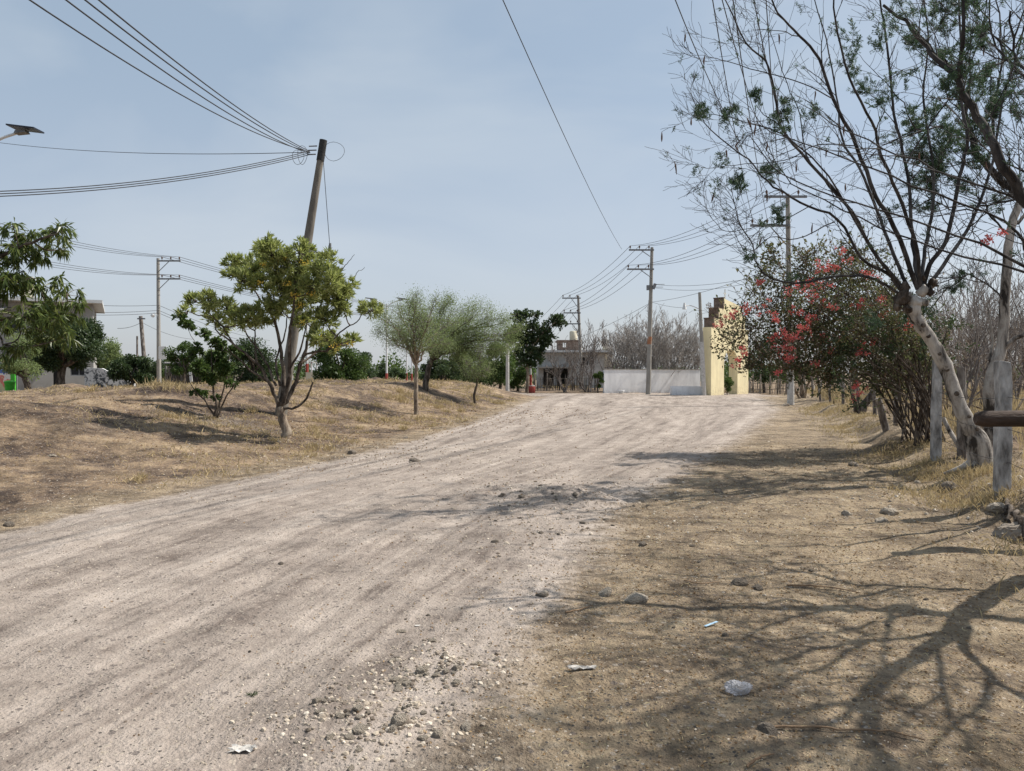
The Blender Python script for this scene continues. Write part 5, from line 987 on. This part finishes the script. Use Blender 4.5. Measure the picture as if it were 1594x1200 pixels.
    for dx in (-.85, .85):
        for dy in (-.7, .7): m = MB(); m.tube([c + [dx, dy, -.1], c + [dx, dy, 1.55]], .04, 6); m.build('post', M_white, th)
houses()

# ------------------------------------------------------------------ fence on the right, rail, litter
def fence():
    g = np.random.default_rng(400)
    def square(label, b, top, w, d, mat, tilt=(0, 0), group=None, name='fence_post', broken=False):
        m = MB(); n = 9; zz = np.linspace(-.25, 1, n); H = top - b[2]; V = []
        for z in zz:
            for sx, sy in ((-1, -1), (1, -1), (1, 1), (-1, 1)):
                V.append(b + np.array([sx * w / 2 * (1 - .06 * z) + tilt[0] * z + g.normal(0, .006), sy * d / 2 + tilt[1] * z + g.normal(0, .006), z * H + (g.normal(0, .02) if z == 1 else 0)]))
        F_ = [[i * 4 + j, i * 4 + (j + 1) % 4, i * 4 + 4 + (j + 1) % 4, i * 4 + 4 + j] for i in range(n - 1) for j in range(4)] + [[n * 4 - 4, n * 4 - 3, n * 4 - 2, n * 4 - 1]]
        m.add(V, F_, False); o = m.build(name, mat, None, b); tag(o, label, 'fence post', group)
        bv = o.modifiers.new('bevel', 'BEVEL'); bv.width = .012; bv.segments = 2
        return b + np.array([tilt[0] * .8, tilt[1] * .8, 0]), H
    pts = []
    b = on(1562, 8.7); H = P(1561, 566, b[1])[2]; square('thick flaking whitewashed concrete post under the end of the dark log', b, H, .145, .13, M_post); pts.append((b, H - b[2]))
    b = on(1458, 12.4); square('grey whitewashed post left of the leaning whitish trunk', b, P(1458, 560, b[1])[2], .13, .12, M_post, (.01, 0)); pts.append((b, 1.5))
    def round_(label, b, e, r, mat, group=None):
        v = e - b; m = MB(); q = smooth([b - v * .12, b + v * .35 + g.normal(0, .015, 3), b + v * .7 + g.normal(0, .015, 3), e], 3); m.tube(q, np.linspace(r, r * .85, len(q)), 9); tag(m.build('fence_post', mat, None, b), label, 'fence post', group)
    b = on(1499, 12.2); round_('rough brown wooden post right behind the leaning whitish trunk', b, P(1496, 572, 12.2), .075, M_woodp)
    b = GP(1380, 670); round_('short tilted pale stake at the foot of the arching shrub', b, P(1366, 620, b[1]), .085, M_woodp); 
    b = GP(1503, 712); round_('pale broken branch propped behind the grey post', b, P(1468, 650, b[1] + .3), .04, B_white)
    for px, py, top, r, lab, mt in ((1251, 618, 580, .11, 'white fence post nearest the white pole foot', M_concw), (1268, 616, 583, .08, 'white stake leaning left in the far fence', M_concw), (1275, 616, 586, .07, 'white stake leaning right in the far fence', M_concw), (1289, 614, 580, .1, 'brown wooden post of the far fence', M_woodp), (1309, 624, 590, .09, 'dark fence post left of the bougainvillea stem', M_woodp)):
        b = GP(px, py); round_(lab, b, P(px + (-5 if 'left in' in lab else 5 if 'right in' in lab else 1), top, b[1]), r, mt)
    for i, y in enumerate((16.2, 19.4, 22.6, 26, 30, 34.5, 39, 44)):
        x = float(xb(y)) + .35; b = np.array([x, y, hz(x, y)]); e = b + [g.normal(0, .05), g.normal(0, .05), 1.35 * g.uniform(.9, 1.1)]; round_('weathered wooden post in the line behind the bougainvillea', b, e, .06, M_woodp, 'posts of the fence behind the bougainvillea')
    A, B = on(1562, 8.7), on(1458, 12.4)
    line = [A + (A - B) * 1.2, A, B] + [np.array([float(xb(y)) + .35, y, hz(float(xb(y)) + .35, y)]) for y in (16.2, 19.4, 22.6, 26, 30, 34.5, 39, 44)]
    for z, w in ((.35, 'lowest'), (.72, 'middle'), (1.08, 'highest')):
        m = MB(); L = [p + np.array([0, -.11, z]) for p in line]; q = np.vstack([np.linspace(a, c, 14)[:-1] - np.array([0, 0, .05]) * np.sin(np.linspace(0, math.pi, 14)[:-1])[:, None] for a, c in zip(L[:-1], L[1:])]); m.tube(q, .0035, 4)
        for i in range(4, 70): 
            c = q[min(i, len(q) - 1)]; u = g.normal(size=3) * .014; m.tube([c - u, c + u], .002, 3)
        tag(m.build('barbed_wire', M_wire, None, A), f'{w} rusty barbed wire strung along the right fence posts', 'barbed wire')
    # wire fence beyond the arch
    for i, px in enumerate((1172, 1184, 1199, 1211, 1223, 1236)):
        b = on(px, 60 - i * 1.2); round_('thin dark stake of the wire fence right of the arch', b, b + [g.normal(0, .04), 0, 1.5], .055, M_woodp, 'stakes right of the arch')
    paling_fence('brush_fence', 'low grey fence of wire and sticks right of the yellow arch', on(1168, 61), on(1250, 54), 1.0, 303, 40, lean=.05, r=.02)
    # the log rail and the post that carries it
    a = P(1530, 652, 7.0); e = a + np.array([2.4, -.12, -.03]); v = e - a; q = [a - v * .028 + [0, 0, .0], a - v * .022, a, a + v * .2 + [0, 0, .012], a + v * .45 + [0, 0, .01], a + v * .8, e, e + v * .25]
    m = MB(); m.tube(q, [.04, .062, .072, .076, .084, .095, .10, .105], 14); tag(m.build('log_rail', M_wood, None, a), 'dark weathered log rail jutting in from the right edge', 'log')
    c = a + v * .82; b = np.array([c[0], c[1], hz(c[0], c[1])]); m = MB(); t = c + [0, 0, -.085]; m.tube([b - [0, 0, .2], (b + t) / 2 + [.01, 0, 0], t], [.11, .1, .095], 10); tag(m.build('gate_post', M_woodp, None, b), 'wooden post under the dark log rail, outside the right edge', 'post')
    for px, r, lab in ((1588, .24, 'large dark rock embedded in the bank at the right edge'),):
        p = GP(px, 838); v, f = ico(3, g, .25, .8); m = MB(); v = v * r + p + [.05, 0, .02]; m.add(v, f, False); tag(m.build('bank_rock', M_grey, None, p), lab, 'rock')
    for i in range(5):
        p = GP(1575 + 8 * i, 800 + 12 * i); m = MB(); q = smooth([p + [.1, .3, .1], p + [0, .1, .08 + .03 * i], p + [-.12, -.06, .02], p + [-.2, -.2, -.03]], 4, .01, g); m.tube(q, np.linspace(.03, .01, len(q)), 6); tag(m.build('root', B_dark, None, p), 'bare dark root poking out of the bank at the right edge', 'root', 'roots in the bank at the right edge')
fence()
def litter():
    g = np.random.default_rng(500); t = NT('clear_plastic'); co = t.co(); gl = t.bsdf((.80, .78, .80), .18, t.bump(t.noise(co, 30, 3), .02), .6, **{'Transmission Weight': .2, 'IOR': 1.2}); M_film = t.fin(t.n('ShaderNodeMixShader', {0: .55, 1: t.n('ShaderNodeBsdfTransparent').outputs[0], 2: gl}).outputs[0])
    M_blue = pm('blue_straw_plastic', (.25, .45, .62), (.55, .68, .78), 30, .4, 0); M_paper = pm('dirty_white_paper', (.42, .39, .35), (.60, .57, .53), 20, .8, .004); M_yb = pm('yellow_plastic', (.75, .62, .10), (.80, .70, .20), 9, .5, 0)
    p = GP(1150, 1080); m = MB(); v, f = ico(4, g, .3, .5); v = v * (.066 + .026 * vn(v[:, 0] * 4, v[:, 1] * 4 + v[:, 2] * 3, 5)[:, None]) + p + [0, 0, .022]; m.add(v, f, True); tag(m.build('plastic_bag', M_film, None, p), 'crumpled clear plastic bag lying on the shaded verge', 'plastic bag')
    p = GP(1107, 974); m = MB(); a = np.array([.05, .045, 0]); c = p + [0, 0, .012]; n = np.array([-.6, .7, 0]) * .009; m.add([c - a - n, c + a - n, c + a + n, c - a + n, c - a - n - [0, 0, .003], c + a - n - [0, 0, .003], c + a + n - [0, 0, .003], c - a + n - [0, 0, .003]], [[0, 1, 2, 3], [7, 6, 5, 4], [0, 4, 5, 1], [1, 5, 6, 2], [2, 6, 7, 3], [3, 7, 4, 0]], False); tag(m.build('straw_wrapper', M_blue, None, p), 'light blue strip of straw wrapper on the verge', 'wrapper')
    def paper(px, py, w, d, lab, seed):
        gg = np.random.default_rng(seed); p = GP(px, py); m = MB(); n = 8; u = np.linspace(-1, 1, n); X, Y_ = np.meshgrid(u, u); Z = .006 + .016 * gg.random((n, n)) * (w > .05); e = 1 - .35 * gg.random((n, n)); V = np.stack([p[0] + X * w * e, p[1] + Y_ * d * e, p[2] + Z], -1).reshape(-1, 3); k = (np.arange(n - 1)[:, None] * n + np.arange(n - 1)).ravel(); m.add(V, np.stack([k, k + 1, k + n + 1, k + n], -1), False); o = m.build('paper_scrap', M_paper, None, p); tag(o, lab, 'paper scrap'); so_ = o.modifiers.new('thick', 'SOLIDIFY'); so_.thickness = .002
    paper(905, 1043, .085, .022, 'long dirty white paper scrap on the edge of the road', 1); paper(378, 1170, .06, .03, 'torn white paper scrap at the bottom left of the road', 2); paper(650, 975, .02, .014, 'tiny white paper bit above the upper rubble patch', 3)
    p = GP(392, 1084); m = MB(); blades(m, p[0] + g.normal(0, .01, 40), p[1] + g.normal(0, .01, 40), .02 + .03 * g.random(40), .004, g, .8); tag(m.build('weed_tuft', L_dark, None, p), 'tiny dark weed tuft alone in the pale road', 'weed')
    M_tw = pm('dry_twig', (.16, .10, .06), (.30, .20, .12), 12, .8, .003)
    for pix, r, lab in (([(1205, 1137), (1260, 1138), (1320, 1141), (1385, 1144), (1440, 1158)], .006, 'long thin dry twig lying across the branch shadow'), ([(1163, 1200), (1180, 1188), (1205, 1180)], .006, 'short pale twig at the bottom of the verge'), ([(1225, 913), (1290, 918), (1340, 925)], .007, 'dark dry twig in the shadow left of the bank'), ([(880, 955), (905, 952), (922, 945)], .006, 'pale twig by the half-buried rock'), ([(1065, 905), (1090, 912), (1120, 908)], .006, 'dry twig lying between the stones of the verge')):
        q = smooth([GP(a, b) + [0, 0, .010 + .008 * (i % 2)] for i, (a, b) in enumerate(pix)], 4, .002, g); m = MB(); m.tube(q, np.linspace(r, r * .5, len(q)), 6); tag(m.build('dry_twig', M_tw, None, q[0]), lab, 'twig')
    p = P(326, 590, GP(335, 650)[1] - .1); m = MB(); v, f = ico(2, g, .4, 1.1); m.add(v * [.08, .06, .11] + p, f, False); tag(m.build('plastic_bag', M_yb, None, p), 'yellow plastic bag caught in the sparse shrub on the mound', 'plastic bag')
    # golden bunch grasses
    M_b = M_dry
    for px, py, n, h, lab in ((640, 618, 260, .35, 'golden grass bunch behind the slim young acacia'), (690, 628, 200, .28, 'golden grass bunch on the slope under the wide acacia'), (612, 622, 220, .32, 'golden grass bunch left of the slim young acacia'), (668, 632, 160, .25, 'low golden grass bunch right of the slim young acacia'), (485, 635, 120, .3, 'small grey-green grass bunch right of the flowering tree'), (265, 603, 220, .4, 'dry grass bunch at the foot of the twin-arm pole'), (1520, 742, 220, .22, 'green-tinged grass tuft at the root of the leaning whitish trunk'), (1488, 735, 180, .2, 'grass tuft on the bank left of the leaning trunk root'), (1556, 785, 160, .18, 'grass tuft at the base of the thick whitewashed post'), (1310, 640, 200, .3, 'dry grass under the bougainvillea by the dark post'), (1140, 612, 160, .5, 'dry grass growing at the arch opening'), (1160, 610, 160, .45, 'dry grass at the right foot of the yellow arch'), (933, 603, 200, .5, 'dry grass clump at the left end of the white wall'), (880, 604, 300, .6, 'dry brown grass under the rickety stick fence')):
        p = GP(px, py); m = MB(); s = .12 + .012 * p[1]; blades(m, p[0] + g.normal(0, s, n), p[1] + g.normal(0, s * .6, n), h * g.uniform(.4, 1.1, n), .008 + .0006 * p[1], g, .4); tag(m.build('grass_bunch', M_b, None, p), lab, 'grass bunch', None, 'stuff')
litter()
# ------------------------------------------------------------------ sky and sun
def sky():
    w = bpy.data.worlds.new('World'); SC.world = w; w.use_nodes = True; t = w.node_tree; t.nodes.clear()
    N = lambda typ, **k: t.nodes.new(typ)
    out, bg = N('ShaderNodeOutputWorld'), N('ShaderNodeBackground')
    st = N('ShaderNodeTexSky'); st.sky_type = 'NISHITA'; st.sun_disc = False; st.sun_elevation = EL; st.sun_rotation = math.pi / 2 - AZ
    st.air_density = 1.0; st.dust_density = 4.0; st.ozone_density = 1.5; st.altitude = 900
    tc = N('ShaderNodeTexCoord'); mp = N('ShaderNodeMapping'); mp.inputs['Scale'].default_value = (1.0, 1.0, 2.6)
    nz = N('ShaderNodeTexNoise'); nz.inputs['Scale'].default_value = 2.1; nz.inputs['Detail'].default_value = 5; nz.inputs['Roughness'].default_value = .5; nz.inputs['Distortion'].default_value = .4
    rp = N('ShaderNodeValToRGB'); rp.color_ramp.elements[0].position = .44; rp.color_ramp.elements[1].position = .68
    rp.color_ramp.elements[0].color = (0, 0, 0, 1); rp.color_ramp.elements[1].color = (.36, .36, .36, 1)
    hzc = N('ShaderNodeMix'); hzc.data_type = 'RGBA'; hzc.inputs[0].default_value = HAZE_F; hzc.inputs[7].default_value = (*HAZE_C, 1)
    mx = N('ShaderNodeMix'); mx.data_type = 'RGBA'; mx.inputs[7].default_value = (*CLOUD_C, 1)
    L = t.links.new
    sx = N('ShaderNodeSeparateXYZ'); L(tc.outputs['Generated'], sx.inputs[0]); mr = N('ShaderNodeMapRange'); mr.inputs[1].default_value = 0; mr.inputs[2].default_value = .38; mr.inputs[3].default_value = 1; mr.inputs[4].default_value = 0; mr.interpolation_type = 'SMOOTHSTEP'; L(sx.outputs[2], mr.inputs[0])
    hh = N('ShaderNodeMix'); hh.data_type = 'RGBA'; hh.inputs[6].default_value = (*HAZE_C, 1); hh.inputs[7].default_value = (*HAZE_H, 1); L(mr.outputs[0], hh.inputs[0]); L(hh.outputs[2], hzc.inputs[7])
    L(tc.outputs['Generated'], mp.inputs['Vector']); L(mp.outputs[0], nz.inputs['Vector']); L(nz.outputs['Fac'], rp.inputs['Fac'])
    L(st.outputs[0], hzc.inputs[6]); L(hzc.outputs[2], mx.inputs[6]); L(rp.outputs[0], mx.inputs[0]); L(mx.outputs[2], bg.inputs['Color'])
    bg.inputs['Strength'].default_value = SKY_S; L(bg.outputs[0], out.inputs['Surface'])
HAZE_F, HAZE_C, HAZE_H, CLOUD_C, SKY_S = .62, (3.35, 4.12, 4.85), (4.75, 4.95, 5.35), (5.1, 5.5, 5.8), .112
sky()
sd = bpy.data.lights.new('sun', 'SUN'); sd.energy = 5.0; sd.angle = R(.55); sd.color = (1, .95, .87)
so = bpy.data.objects.new('sun', sd); COL.objects.link(so); so.location = (30, 4, 30)
so.rotation_euler = Vector([float(v) for v in SUN]).to_track_quat('Z', 'Y').to_euler()
SC.view_settings.view_transform = 'Standard'; SC.view_settings.look = 'None'; SC.view_settings.exposure = 0.3; SC.view_settings.gamma = 1
